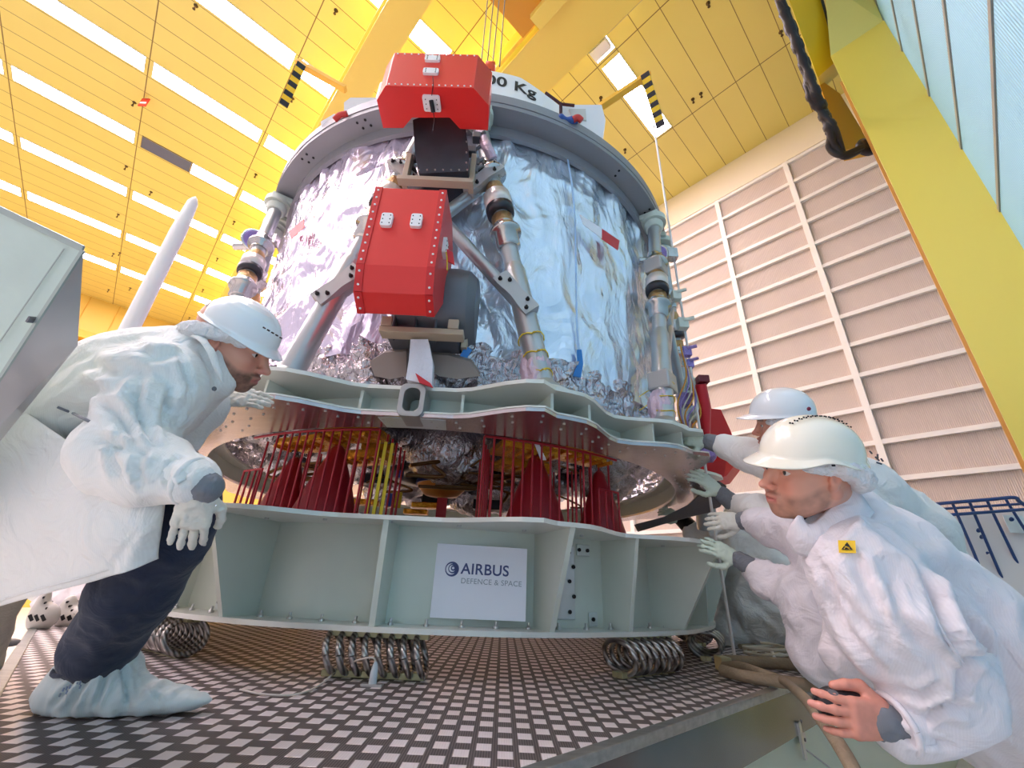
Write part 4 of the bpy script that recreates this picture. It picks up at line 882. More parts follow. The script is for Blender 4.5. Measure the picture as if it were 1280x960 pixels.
def cloth_mat(name,rgb,rough=.75,grid=70.,bump=.55,trans=0.):
    if name in MATS: return MATS[name]
    m=bpy.data.materials.new(name); m.use_nodes=True; nt=m.node_tree; b=nt.nodes['Principled BSDF']; L=nt.links.new
    tc=nt.nodes.new('ShaderNodeTexCoord'); w=nt.nodes.new('ShaderNodeTexWave'); w.bands_direction='X'; w.inputs['Scale'].default_value=grid;  L(tc.outputs['Object'],w.inputs['Vector'])
    c=nt.nodes.new('ShaderNodeMix'); c.data_type='RGBA'; cc=[x/255 for x in rgb]; c.inputs[6].default_value=lin([x*.985 for x in cc])+(1,); c.inputs[7].default_value=lin(cc)+(1,); L(w.outputs['Fac'],c.inputs[0]); L(c.outputs[2],b.inputs['Base Color'])
    b.inputs['Roughness'].default_value=rough; b.inputs['Sheen Weight'].default_value=.15
    n=nt.nodes.new('ShaderNodeTexNoise'); n.inputs['Scale'].default_value=9; n.inputs['Detail'].default_value=3; n.inputs['Distortion'].default_value=2.2; L(tc.outputs['Object'],n.inputs['Vector'])
    bp=nt.nodes.new('ShaderNodeBump'); bp.inputs['Strength'].default_value=bump; bp.inputs['Distance'].default_value=.02; L(n.outputs['Fac'],bp.inputs['Height']); L(bp.outputs[0],b.inputs['Normal'])
    MATS[name]=m; return m
m_coat=cloth_mat('white_cleanroom_coat',(240,240,236)); m_coat2=cloth_mat('lilac_white_coat',(238,232,236)); m_cuff=cloth_mat('grey_knit_cuff',(120,124,132),.8,120,.3)
m_glove=cloth_mat('ivory_glove',(226,224,212),.7,200,.2); m_glove2=cloth_mat('pale_green_glove',(206,222,206),.7,200,.2); m_jean=cloth_mat('navy_denim',(34,44,66),.85,160,.35); m_net=mat('white_hair_net',(238,236,236),.7,bump=.9,bscale=120,bdist=.01)
m_skin=mat('skin',(220,150,125),.45,vcol=True,sub=.08); m_hatw=mat('white_helmet_shell',(240,244,246),.22,coat=.5); m_hati=mat('ivory_helmet_shell',(240,238,222),.22,coat=.5); m_band=mat('grey_helmet_band',(92,86,92),.6); m_hair=mat('dark_brown_hair',(54,38,32),.7,bump=.8,bscale=200)
m_eye=mat('eye_white',(226,218,212),.2,coat=.6); m_iris=mat('dark_iris',(40,44,50),.15,coat=.6)
# ---- head in its own axes: x forward, y left, z up, origin at the skull's middle on the eye line
def head_sd(nose=1.):
    s=SD()
    s.e((-.012,0,.032),(.097,.078,.088),k=.01).e((.028,0,-.035),(.064,.062,.085),k=.03).e((.045,0,.04),(.05,.06,.05),k=.02)
    for y in(-1,1):
        s.s_((-.012,y*.056,-.05),(.055,y*.026,-.098),.021,.016,.03); s.e((.058,y*.043,-.03),(.026,.022,.022),k=.025)
        s.s_((.084,y*.012,.016),(.066,y*.046,.014),.010,.008,.014); s.e((.05,y*.04,-.065),(.03,.018,.025),k=.03)
    s.e((.074,0,-.104),(.019,.024,.017),k=.02); s.e((.084,0,-.075),(.017,.026,.02),k=.02)
    for y in(-1,1): s.e((.097,y*.034,-.004),(.016,.017,.012),k=.014,sub=True)
    s.s_((.088,0,.006),(.108,0,-.034),.0085,.0105,.012); s.e((.114,0,-.039),(.012*nose,.0115,.010),k=.008)
    for y in(-1,1): s.e((.103,y*.013,-.044),(.0105,.0075,.0075),k=.006); s.e((.106,y*.0065,-.053),(.005,.0035,.004),k=.003,sub=True)
    s.s_((.093,-.019,-.0685),(.101,0,-.0655),.0052,.0065,.006).s_((.093,.019,-.0685),(.101,0,-.0655),.0052,.0065,.006)
    s.s_((.091,-.016,-.079),(.0975,0,-.0805),.0055,.0075,.006).s_((.091,.016,-.079),(.0975,0,-.0805),.0055,.0075,.006)
    s.s_((.09,-.022,-.073),(.106,0,-.073),.0018,.0022,.003,True).s_((.09,.022,-.073),(.106,0,-.073),.0018,.0022,.003,True)
    for y in(-1,1):   # lids and ears
        s.s_((.085,y*.022,.0035),(.079,y*.046,.002),.0045,.004,.004); s.s_((.086,y*.030,.006),(.082,y*.038,.006),.0045,.0045,.004)
        s.s_((.083,y*.024,-.012),(.078,y*.044,-.0105),.004,.0035,.004)
        A=[(.93,y*.25,.26),(-y*.25,.968,0),(-.25,0,.968)]; A=np.array(A); A/=np.linalg.norm(A,axis=1)[:,None]
        s.e((-.008,y*.079,-.004),(.0185,.0075,.031),A,k=.008); s.e((-.004,y*.0865,-.002),(.0105,.0065,.019),A,k=.004,sub=True); s.e((.004,y*.077,-.016),(.006,.006,.008),k=.004)
        s.e((.0,y*.077,-.034),(.009,.006,.009),k=.006)
    return s
def head_color(L,beard=0.,seed=1,hair=(.05,.035,.03)):     # L: local coordinates
    x,y,z=L.T; n=fbm(L*60,seed,3); base=np.array(lin((.90,.66,.56)))[None]*np.ones((len(L),1))
    def mixc(c,w): 
        w=np.clip(w,0,1)[:,None]; return base*(1-w)+np.array(c)*w
    red=np.exp(-(((x-.075)/.03)**2+((np.abs(y)-.04)/.025)**2+((z+.035)/.025)**2)); base=mixc(lin((.82,.44,.38)),.45*red)
    red=np.exp(-(((x-.112)/.012)**2+((z+.042)/.015)**2)); base=mixc(lin((.84,.46,.40)),.5*red)
    ear=(np.abs(y)>.074)*1.; base=mixc(lin((.86,.52,.44)),.4*ear)
    lip=np.exp(-(((z+.0735)/.009)**2))*np.clip((x-.088)/.006,0,1)*(np.abs(y)<.022); base=mixc(lin((.70,.34,.33)),.8*lip)
    brow=np.exp(-(((z-.0185-.12*(np.abs(y)-.03)**0)/.0045)**2))*(np.abs(y)>.012)*(np.abs(y)<.05)*(x>.055); brow=np.exp(-(((z-.020)/.0045)**2))*(np.abs(y)>.012)*(np.abs(y)<.052)*(x>.05); base=mixc(hair,.75*brow)
    hr=np.clip((z-.035-.35*(x-.02)*(x>.0))/.01,0,1)*0+np.clip((-.012-x+ .0*z)/.012,0,1)*np.clip((z+.062-.3*n)/.02+.6,0,1)*(np.abs(y)<.0735); base=mixc(hair,hr*np.clip((z+.075)/.02,0,1))
    side=np.clip((.030-x)/.008,0,1)*np.clip((z-.004)/.01,0,1)*(np.abs(y)<.0745)*np.clip((x+.03)/.01,0,1); base=mixc(hair,.8*side)
    bd=np.clip((-.05-z+.42*np.clip(.07-x,0,1))/.016,0,1)*np.clip((z+.14)/.02,0,1)*np.clip((x+.005)/.012,0,1)
    must=np.exp(-(((z+.060)/.006)**2))*(x>.085)*(np.abs(y)<.028)
    bd=np.maximum(bd*(1-.9*lip),must)*(.55+.9*(n-.3)); base=mixc(hair,beard*bd)
    return base
def hand_sd(curl=(.35,.4,.45,.5),spread=.05,thumb=(.45,.5),len_=1.,fat=1.,tcurl=.3):
    s=SD(); s.e((.045,0,0),(.052,.04,.0155),k=.012); s.s_((-.03,0,0),(.015,0,0),.024,.026,.02)
    ys=(-.031,-.0105,.0115,.033); Ls=(.062,.08,.086,.076); rs=(.0078,.009,.0093,.009)
    for i in range(4):
        s.s_((.02,ys[i]*.6,0),(.085,ys[i],.001),.0135*fat,.0115*fat,.014)
        p=np.array([.088,ys[i],0.]); a=0; L=Ls[i]*len_; sp=(ys[i]/.03)*spread; r=rs[i]*fat
        for k,f in enumerate((.45,.31,.24)):
            a+=curl[i]*(1.,1.15,.8)[k]; q=p+L*f*np.array([math.cos(a)*math.cos(sp),math.sin(sp)*math.cos(a),-math.sin(a)]); s.s_(p,q,r*(1-.07*k),r*(.95-.1*k),.004); p=q
    t0=np.array([.018,.028,-.006]); t1=t0+.042*np.array([math.cos(thumb[0]+.3),math.sin(thumb[0]+.3),-.35]); t2=t1+.034*np.array([math.cos(thumb[1]),math.sin(thumb[1]),-tcurl]); t3=t2+.026*np.array([math.cos(thumb[1]-.3),math.sin(thumb[1]-.3),-tcurl-.2])
    s.s_(t0,t1,.017*fat,.0125*fat,.012).s_(t1,t2,.012*fat,.0105*fat,.006).s_(t2,t3,.0105*fat,.009*fat,.004)
    return s
def frame(fwd,up):
    f=np.array(fwd,float);f/=np.linalg.norm(f);u=np.array(up,float);u=u-(u@f)*f;u/=np.linalg.norm(u);l=np.cross(u,f); return np.array([f,l,u])
def cam(dx,dy,dz=0.): v=dx*EX+dy*EY+dz*EZ; return v/np.linalg.norm(v)
def put(name,sd,h,m,parent,rl=1,fold=None,cols=None,post=None,label=None):
    V,Q=sd.mesh(h); V=relax(V,Q,rl)
    if fold: V=folds(V,Q,**fold)
    if post: V=post(V,Q)
    c=cols(V) if cols else None
    return link(name,V,Q,m,parent,smooth=True,cols=c,label=label)
def helmet(parent,O,A,sc,m,kind,name='hard_hat'):
    # A rows: forward, left, up
    nt_,npz=96,30; v=[];a_,b_,c_=(.113,.099,.100) if kind!='cap' else (.135,.112,.125)
    for i in range(npz+9):
        for j in range(nt_):
            th=2*PI*j/nt_; ct,st=math.cos(th),math.sin(th)
            if i<=npz:
                ph=(i/npz)*PI/2; r=math.sin(ph)**.92; z=c_*math.cos(ph)**.9 if ph<PI/2 else 0; x,y=a_*r*ct,b_*r*st
                bump=0.
                if kind=='ridged':
                    for q in(.45,.62,.78):
                        dd=abs(r-q)-.0; bump+=.0022*max(0,1-abs(r-q)/.035)*(1 if abs(y)>.02 else .4)
                    bump+=.004*max(0,1-abs(y)/.014)*(r<.93)
                elif kind=='vented': bump+=.003*max(0,1-abs(y)/.02)*(r<.85)
                x*=1+bump/.12;y*=1+bump/.12;z*=1+bump/.12
                if kind=='vented' and i>npz-5: z+=.012*math.exp(-((ct-.25)/.3)**2)*(i-npz+5)/5
            else:
                k=(i-npz)/8.; fr=max(0,ct); br=(.030*fr**2.5+.010) if kind!='cap' else (.05*fr**4+.006)
                if kind=='ridged': br=.020*fr**2+.010
                bx=a_*ct;by=b_*st; nrm=math.hypot(ct/a_,st/b_); x=bx+br*k*(ct/a_)/nrm; y=by+br*k*(st/b_)/nrm; z=-.006*k-.016*k*fr
                if kind=='vented': z+=.012*math.exp(-((ct-.25)/.3)**2)-.012*k*max(0,-ct)
            v.append((x,y,z))
    n=npz+9; f=[]
    for i in range(n-1):
        for j in range(nt_): k=(j+1)%nt_; f.append((i*nt_+j,(i+1)*nt_+j,(i+1)*nt_+k,i*nt_+k))
    v=np.array(v)*sc; v=O+v@A
    o=link(name,v,f,m,parent,smooth=True); s=o.modifiers.new('t','SOLIDIFY'); s.thickness=.003; s.offset=-1
    return o,lambda x,y,z:O+(np.array([x,y,z])*sc)@A
def make_head(root,O,A,sc,beard,seed,neck,hair=(.05,.035,.03),nose=1.,h=.0024,bodyparts=None,eyes=True):
    s=head_sd(nose).xf(O,A,sc)
    a=O+(np.array([-.03,0,-.045])*sc)@A; s.s_(a,neck,.055*sc,.062*sc,.03)
    V,Q=s.mesh(h); V=relax(V,Q,1,.35)
    L=((V-O)@np.linalg.inv(A))/sc; C=head_color(L,beard,seed,hair)
    nk=np.clip((-.10-L[:,2])/.03,0,1)[:,None]*.0
    if bodyparts is not None:
        V2,Q2=bodyparts.mesh(.02); C2=np.ones((len(V2),3))*np.array(lin((.86,.60,.50))); Q=np.vstack([Q,Q2+len(V)]); V=np.vstack([V,V2]); C=np.vstack([C,C2])
    b=link('body',V,Q,m_skin,root,smooth=True,cols=C)
    if eyes:
        for y in(-1,1):
            c=O+(np.array([.0745,y*.034,-.003])*sc)@A; mm=MB(); d=A[0]; mm.lathe(c,c+d,[(-.012*sc,.001),(-.009*sc,.009*sc),(0,.0125*sc),(.008*sc,.0096*sc),(.0105*sc,.0068*sc)],20,0); mm.lathe(c,c+d,[(.0104*sc,.0068*sc),(.0118*sc,.004*sc),(.0122*sc,.0)],20,1,caps=False); mm.obj('eye',[m_eye,m_iris],b)
    return b
def net(parent,O,A,sc,pts,rs,seed):
    P=spline([O+(np.array(p)*sc)@A for p in pts],6); R=np.interp(np.linspace(0,1,len(P)),np.linspace(0,1,len(rs)),rs)
    s=SD(); s.chain(P,list(R*sc),.01); return put('hair_net',s,.0035,m_net,parent,1,dict(amp=.010,freq=45.,seed=seed))
NETP=[(.06,.073,.014),(.02,.082,.016),(-.025,.087,.008),(-.065,.076,-.010),(-.098,.035,-.028),(-.106,0,-.034),(-.098,-.035,-.028),(-.065,-.076,-.010),(-.025,-.087,.008),(.02,-.082,.016),(.06,-.073,.014)]
NETR=[.006,.009,.013,.018,.022,.024,.022,.018,.013,.009,.006]

def surf(o,u,v,rad=7.,lift=.0):
    me=o.data; co=np.zeros(len(me.vertices)*3); me.vertices.foreach_get('co',co); Vw=co.reshape(-1,3)+ORG[o.name]; q=(Vw-np.array([0,0,CAMZ]))@CR
    px=640+q[:,0]*FPX/q[:,2]; py=480-q[:,1]*FPX/q[:,2]; m=(np.hypot(px-u,py-v)<rad)&(q[:,2]>.2)
    if not m.any(): return None
    d=q[m,2]; n=d<d.min()+.03; return float(d[n].mean())-lift
def on(o,pts,lift=.004): return [W(u,v,surf(o,u,v,9.,lift) or 1.) for u,v in pts]
def creases(V,Q,L,N=None):
    N=normals(V,Q) if N is None else N; D=np.zeros(len(V)); q=(V-np.array([0,0,CAMZ]))@CR; px=np.c_[640+q[:,0]*FPX/q[:,2],480-q[:,1]*FPX/q[:,2]]; fr=np.clip(-(N@EZ)*2+.3,0,1)
    for pts,w,a in L:
        P=np.array(pts,float); best=np.full(len(V),1e9); tt=np.zeros(len(V)); n=len(P)-1
        for i in range(n):
            ab=P[i+1]-P[i]; t=np.clip(((px-P[i])@ab)/(ab@ab),0,1); d=np.linalg.norm(px-P[i]-t[:,None]*ab,axis=1); m=d<best; best=np.where(m,d,best); tt=np.where(m,(i+t)/n,tt)
        prof=np.exp(-(best/w)**2)-.75*np.exp(-((best-1.6*w)/(w*1.1))**2); D+=a*prof*np.clip(np.sin(np.clip(tt,.0,1)*PI)*1.6+.1,0,1)
    return V+N*(D*fr)[:,None]
# ================================================================ PERSON 1: bending man on the left
P=thing('person','bearded man in white coat, jeans and ribbed white helmet bending over at the left','person',(W(150,885,1.07)[0],W(150,885,1.07)[1],0))
A1=frame(cam(math.cos(.46),-math.sin(.46),.10),cam(math.sin(.46),math.cos(.46),.05)); O1=W(293,427,1.22); sc1=1.02
core=SD(); core.chain([W(60,590,1.25),W(110,530,1.22),W(175,495,1.2),W(225,475,1.2)],[.11,.11,.11,.08],.03); core.chain([W(205,490,1.07),W(150,572,.98),W(240,600,.95)],[.05,.045,.03],.02); core.chain([W(225,480,1.3),W(222,550,1.38),W(280,500,1.42)],[.05,.04,.03],.02); core.chain([W(50,600,1.1),W(225,632,1.03),W(130,815,1.07)],[.08,.055,.045],.02); core.chain([W(30,610,1.3),W(-28,740,1.32),W(-60,845,1.36)],[.08,.06,.05],.02); core.chain([W(225,478,1.2),W(262,450,1.21)],[.06,.058],.03)
make_head(P,O1,A1,sc1,.95,4,W(246,452,1.2),hair=(.045,.026,.02),bodyparts=core)
c=SD()
c.chain([W(20,610,1.2),W(65,575,1.2),W(115,515,1.18),W(175,488,1.17),W(222,468,1.17)],[.19,.175,.158,.145,.115],.06)
c.s_(W(195,480,1.05),W(215,470,1.30),.10,.10,.06); c.chain([W(235,458,1.18),W(262,462,1.19)],[.078,.066],.04)
c.chain([W(200,492,1.04),W(152,566,.94),W(190,588,.91),W(240,600,.89)],[.088,.075,.062,.043],.035)
c.chain([W(220,480,1.30),W(222,548,1.36),W(268,505,1.40)],[.08,.06,.046],.03)
c.s_(W(262,445,1.19),W(275,478,1.17),.040,.030,.03)
def p1f(V,Q):
    el=W(150,570,.95); d=np.linalg.norm(V-el,axis=1); wgt=np.exp(-(d/.16)**2)
    N=normals(V,Q); T=frame(cam(.75,-.6),cam(.6,.75)); L=V@T.T
    r=ridge(np.c_[L[:,0]*13,L[:,1]*5,L[:,2]*13],31,2)-.5
    V=V+N*(wgt*r*.02)[:,None]
    return creases(V,Q,[([(205,565),(180,535),(168,500),(180,465)],7,-.020),([(212,560),(205,520),(215,480)],6,-.016),([(120,500),(150,520),(175,560)],7,-.014),([(118,545),(150,560),(190,565)],6,-.014),([(180,612),(172,585),(185,560)],5,-.012),([(215,610),(208,590),(220,575)],4,-.010),([(236,612),(230,594),(240,582)],4,-.009),([(110,455),(150,470),(190,462)],9,-.012),([(165,430),(195,448),(228,440)],7,-.012),([(225,425),(228,455),(245,500)],5,-.010),([(150,600),(142,570),(155,545)],6,-.012),([(95,480),(130,490),(165,480)],8,-.010),([(230,540),(245,515),(262,498)],5,-.010)])
coat=put('coat',c,.009,m_coat,P,2,dict(amp=.016,freq=6.,seed=5,A=frame(cam(.8,.55),cam(-.5,.8)),aniso=(.8,1.7,1.2)),post=p1f)
# skirt of the coat: two draped layers
def patch(ctrl,nu=60,nv=44,amp=.012,seed=0):
    C=np.array([[W(*p) for p in row] for row in ctrl]); U=np.linspace(0,1,nu);Vv=np.linspace(0,1,nv)
    def bern(t,n): return np.array([math.comb(n,i)*t**i*(1-t)**(n-i) for i in range(n+1)])
    B1=bern(U,C.shape[1]-1);B2=bern(Vv,C.shape[0]-1); S=np.einsum('iv,ju,ijk->vuk',B2,B1,C)
    # interpolate instead of approximate
    Ku=np.linspace(0,1,C.shape[1]);Kv=np.linspace(0,1,C.shape[0]); Mu=bern(Ku,C.shape[1]-1).T;Mv=bern(Kv,C.shape[0]-1).T
    C2=np.einsum('ab,bjk->ajk',np.linalg.inv(Mv),C); C2=np.einsum('cd,adk->ack',np.linalg.inv(Mu),C2); S=np.einsum('iv,ju,ijk->vuk',B2,B1,C2)
    V=S.reshape(-1,3); i=np.arange(nv-1)[:,None]*nu+np.arange(nu-1)[None]; Q=np.stack([i,i+1,i+1+nu,i+nu],-1).reshape(-1,4)
    g=np.c_[np.tile(U,nv),np.repeat(Vv,nu),np.zeros(nu*nv)]; N=normals(V,Q)
    if (N.mean(0)@EZ)>0: N=-N
    fl=ridge(np.c_[g[:,0]*5+g[:,1]*1.5,g[:,1]*1.3,g[:,2]],seed,2)-.5; return V+N*(amp*fl*(.4+g[:,1]))[:,None],Q
V,Q=patch([[(-90,440,1.08),(40,520,1.0),(130,580,.925),(206,606,.95)],[(-90,600,1.0),(40,640,.93),(125,650,.87),(204,640,.90)],[(-90,700,1.0),(40,695,.93),(122,688,.865),(200,668,.895)],[(-90,790,1.02),(20,752,.95),(118,726,.875),(195,698,.90)]],amp=.013,seed=3)
o=link('coat_skirt',V,Q,m_coat,P,smooth=True); s=o.modifiers.new('t','SOLIDIFY'); s.thickness=.003
V,Q=patch([[(-90,500,1.3),(40,540,1.36),(150,590,1.28),(200,612,1.2)],[(-90,600,1.4),(40,640,1.42),(125,650,1.34),(196,645,1.25)],[(-90,700,1.4),(40,690,1.42),(120,680,1.35),(190,665,1.25)],[(-90,770,1.4),(20,742,1.42),(110,712,1.35),(180,690,1.25)]],amp=.02,seed=8)
o=link('coat_skirt',V,Q,m_coat,P,smooth=True,label='far side of the coat'); s=o.modifiers.new('t','SOLIDIFY'); s.thickness=.003
mm=MB(); mm.tube(spline([W(197,612,.93),W(193,650,.895),W(187,698,.895)]),.0022,5); mm.tube(spline([W(-60,775,1.0),W(20,744,.94),W(112,719,.868),W(194,692,.893)]),.0025,5); mm.obj('hem_seam',m_coat,o)
# collar
V,Q=patch([[(237,420,1.10),(252,430,1.08),(262,448,1.075),(272,472,1.09)],[(243,418,1.11),(258,430,1.085),(269,450,1.08),(277,478,1.09)],[(250,418,1.13),(264,432,1.10),(275,455,1.09),(280,480,1.10)]],24,12,.003,2)
o=link('collar',V,Q,m_coat,P,smooth=True); s=o.modifiers.new('t','SOLIDIFY'); s.thickness=.004
mm=MB(); q=on(coat,[(268,486)],.004)[0]; mm.lathe(q,q-EZ,[(0,.006),(.003,.005)],12); mm.obj('snap_button',m_gun,P)
# waist strap
mm=MB(); mm.tube(spline(on(coat,[(72,509),(82,513),(92,517),(102,522),(112,527)],.002)),.003,6); mm.obj('waist_strap',m_cuff,P)
# cuffs, gloves
def hem(c,ax,R,parent,m,t=.0065):
    x,y,z=basis(ax); mm=MB(); mm.tube([c+R*(math.cos(k*PI/14)*x+math.sin(k*PI/14)*y) for k in range(29)],t,8); mm.lathe(c-z*.03,c,[(0,R*1.04),(.03,R*1.0)],28,caps=False); mm.obj('sleeve_hem',m,parent)
def cuff(a,b,ra,rb,parent,m=m_cuff): s=SD(); s.s_(a,b,ra,rb,.01); return put('cuff',s,.004,m,parent,1,dict(amp=.003,freq=60.,seed=2))
cuff(W(238,600,.89),W(257,609,.89),.037,.033,P); hem(W(240,601,.89),W(257,609,.89)-W(190,588,.91),.046,P,m_coat); cuff(W(262,508,1.40),W(274,498,1.41),.036,.032,P)
Ah=frame(cam(-.28,-.95,.05),cam(.45,.0,-.9)); put('glove',hand_sd((.12,.15,.2,.25),.05,(.45,.15)).xf(W(248,616,.885),Ah,.80),.0026,m_glove,P,1,dict(amp=.003,freq=60.,seed=4))
Ah=frame(cam(.97,-.06,.2),cam(.05,.75,-.65)); put('glove',hand_sd((.15,.15,.2,.2),.04,(.6,.2)).xf(W(277,496,1.42),Ah,.88),.0028,m_glove,P,1,dict(amp=.004,freq=60.,seed=6))
fl=W(267,633,.90); t=thing('pen_light','small lit pen torch held at the bending man\'s glove','torch',fl); mm=MB(); mm.cyl(fl,fl+cam(-.6,.5,.2)*.06,.006,n=10); mm.obj('barrel',m_gun,t); mm=MB(); mm.lathe(fl,fl-cam(-.6,.5,.2),[(0,.0062),(.003,.005)],10); mm.obj('lens',mat('lit_led',(210,225,255),.3,emit=60),t)
bl=W(290,636,1.9); mm=MB(); mm.lathe(bl,bl+np.array([1,0,.0]),[(0,.01),(.03,.022),(.07,.02),(.09,.008)],12); o=mm.obj('blue_plug',mat('blue_plastic',(30,110,200),.35)); tagd(o,'small blue plug lying on the plinth flange by the red rods','plug')
# trousers
j=SD(); j.chain([W(60,600,1.10),W(190,628,1.05),W(232,636,1.03)],[.12,.095,.062],.04); j.chain([W(230,636,1.03),W(207,672,1.02),W(169,738,1.03),W(130,805,1.06)],[.064,.080,.080,.080],.05)
def cutj(V,Q): return V
put('jeans',j,.008,m_jean,P,2,dict(amp=.009,freq=9.,seed=12,aniso=(1,1,1.6)))
j=SD(); j.chain([W(20,610,1.3),W(-28,740,1.32),W(-60,860,1.36)],[.12,.10,.09],.04); put('back_trouser_leg',j,.01,cloth_mat('beige_trouser',(176,166,150)),P,2,dict(amp=.012,freq=8.,seed=14))
mm=MB()
a=[]; 
for k in range(25): w_=2*PI*k/24; a.append(W(126,812,1.06)+.094*math.cos(w_)*cam(.94,.30,0)+.075*math.sin(w_)*cam(0,.1,1))
mm.tube(a,.006,6); mm.obj('trouser_hem',m_jean,P)
# shoe cover
f=SD(); hl,to=W(62,878,1.04),W(245,868,1.08); gz=np.array([0,0,1.])
hl[2]=.035;to[2]=.03; d=(to-hl); d/=np.linalg.norm(d); sd_=np.cross(gz,d)
f.e((hl+to)/2+gz*-.005,(.205,.060,.022),[d,sd_,gz],k=.02); f.e(hl+d*.08+gz*.03,(.10,.058,.07),[d,sd_,gz],k=.05); f.s_(hl+d*.08+gz*.04,W(130,835,1.06),.07,.064,.05); f.e(hl+d*.17+gz*.0,(.12,.052,.03),[d,sd_,gz],k=.04)
def flat(V,Q): V=V.copy(); V[:,2]=np.maximum(V[:,2],.004); return V
put('shoe_cover',f,.006,cloth_mat('pale_shoe_cover',(206,216,214),.6,90,.3),P,2,dict(amp=.009,freq=16.,seed=22,A=frame(d,gz),aniso=(1.6,.5,.35)),post=lambda V,Q:flat(creases(V,Q,[([(135,835),(128,860),(118,885)],4,-.012),([(150,830),(158,855),(160,885)],4,-.012),([(165,828),(185,850),(200,878)],4,-.012),([(115,840),(100,862),(88,885)],4,-.010),([(178,826),(210,848),(232,868)],4,-.009),([(95,850),(78,868),(65,885)],4,-.008)]),Q))
mm=MB()
for k in range(7):
    for q in range(2):
        if (k*3+q)%4: p=W(74+k*4.2,866-k*1.7+q*5,.985); mm.bar(p,p+cam(.3,.7,0)*.009,.0035,.001,EZ)
mm.obj('stamped_marks',mat('grey_blue_ink',(120,136,160),.7),P)
# helmet and hair net
Ahat=frame(cam(math.cos(.53),-math.sin(.53),.10),cam(math.sin(.53),math.cos(.53),.05)); Oh=O1+(np.array([.004,0,.034])*sc1)@A1
hat,hp=helmet(P,Oh,Ahat,.93,m_hatw,'ridged')
mm=MB(); 
for k in range(5): p=hp(.052+.012*k*1.0,-.100+.0055*k*1.9,.045-.0*k); q=W(329+k*5.2,409+k*3.1,1.075); mm.bar(q,q+cam(.85,-.5)*.0065,.0035,.004,EZ)
mm.obj('vent_slots',m_bolt,hat)
mm=MB(); pts=[]
for k in range(20):
    th=math.radians(105+k*7.9); pts.append(hp(.102*math.cos(th),.09*math.sin(th),-.002))
v=[]; 
for p in pts: v+=[p,p-Ahat[2]*.022]
mm.add(v,[(2*i,2*i+2,2*i+3,2*i+1) for i in range(19)]); o=mm.obj('inner_band',m_band,hat); s=o.modifiers.new('t','SOLIDIFY'); s.thickness=.003
net(P,O1,A1,sc1,NETP,NETR,7)
# ================================================================ PERSON 2: man in profile at the right front
P=thing('person','man in ivory helmet and white coat with yellow shoulder patch, right front','person',(1.2,1.2,FL))
A2=frame(cam(-1,-.03,-.02),cam(-.03,1,0)); O2=W(1011,584,1.06); sc2=1.0
core=SD(); core.chain([W(1045,655,1.1),W(1090,720,1.12),W(1150,800,1.14),W(1290,920,1.14)],[.05,.10,.13,.14],.03); core.chain([W(1085,715,.96),W(1170,860,.90),W(1118,905,.88)],[.055,.05,.03],.02); core.chain([W(1290,920,1.14),np.array([1.3,1.35,-.4]),np.array([1.2,1.3,-.9])],[.12,.08,.05],.03)
make_head(P,O2,A2,sc2,.5,9,W(1046,648,1.1),hair=(.05,.03,.025),nose=1.08,bodyparts=core)
c=SD(); c.chain([W(1050,664,1.12),W(1088,704,1.13),W(1150,778,1.15),W(1240,846,1.16),W(1340,905,1.16)],[.085,.140,.195,.205,.21],.06)
c.s_(W(1080,710,.99),W(1105,690,1.28),.10,.10,.06); c.chain([W(1035,640,1.10),W(1060,655,1.12)],[.06,.09],.03); c.s_(W(1008,655,1.06),W(1045,625,1.12),.035,.045,.04)
c.chain([W(1075,712,.97),W(1110,780,.92),W(1165,855,.885)],[.098,.095,.09],.04); c.chain([W(1185,868,.885),W(1150,895,.87),W(1128,910,.865)],[.082,.058,.046],.035)
c.chain([W(1100,700,1.28),W(1075,780,1.3),W(1060,820,1.2)],[.09,.075,.06],.03)
def p2f(V,Q):
    N=normals(V,Q)
    def loc(pt,rad,dirn,fr,amp,seed):
        w=np.exp(-(np.linalg.norm(V-pt,axis=1)/rad)**2); T=frame(dirn,EZ); L=V@T.T; r=ridge(np.c_[L[:,0]*fr,L[:,1]*fr*.3,L[:,2]*fr*.4],seed,2)-.5; return w*r*amp
    d=loc(W(1175,860,.87),.17,cam(.5,-.8),12,.026,41)+loc(W(1150,720,1.05),.2,cam(.8,.6),9,.03,44)
    V=V+N*d[:,None]
    return creases(V,Q,[([(1143,705),(1160,745),(1180,790),(1210,835)],6,-.022),([(1060,610),(1090,650),(1140,690),(1170,730)],9,-.014),([(1010,690),(1035,720),(1055,770)],7,-.014),([(1030,735),(1060,790),(1105,845)],7,-.016),([(1065,690),(1085,740),(1120,790)],9,-.012),([(1110,720),(1125,770),(1160,815)],8,-.012),([(1230,800),(1200,830),(1195,880)],8,-.018),([(1150,900),(1180,880),(1220,890)],7,-.014),([(1120,860),(1150,870),(1180,850)],6,-.012),([(1180,700),(1215,750),(1270,790)],12,-.018),([(1150,680),(1190,740),(1230,830)],10,-.016),([(1235,760),(1260,830),(1275,900)],12,-.016),([(1020,660),(1045,670),(1075,640)],6,-.012),([(1110,905),(1140,925),(1190,930)],5,-.010)])
coat=put('coat',c,.009,m_coat2,P,2,dict(amp=.017,freq=6.,seed=25,A=frame(cam(.7,-.7),cam(.7,.7)),aniso=(.7,1.6,1.2)),post=p2f)
mm=MB(); mm.tube(spline(on(coat,[(1143,710),(1158,745),(1178,790),(1203,828)],.001)),.003,5); mm.obj('sleeve_seam',m_coat2,coat)
mm=MB(); mm.tube(spline([W(1003,648,1.035),W(1030,625,1.03),W(1052,607,1.04),W(1068,600,1.06)]),.006,6); mm.obj('dark_shirt_collar',mat('dark_navy_shirt',(30,30,52),.7),P)
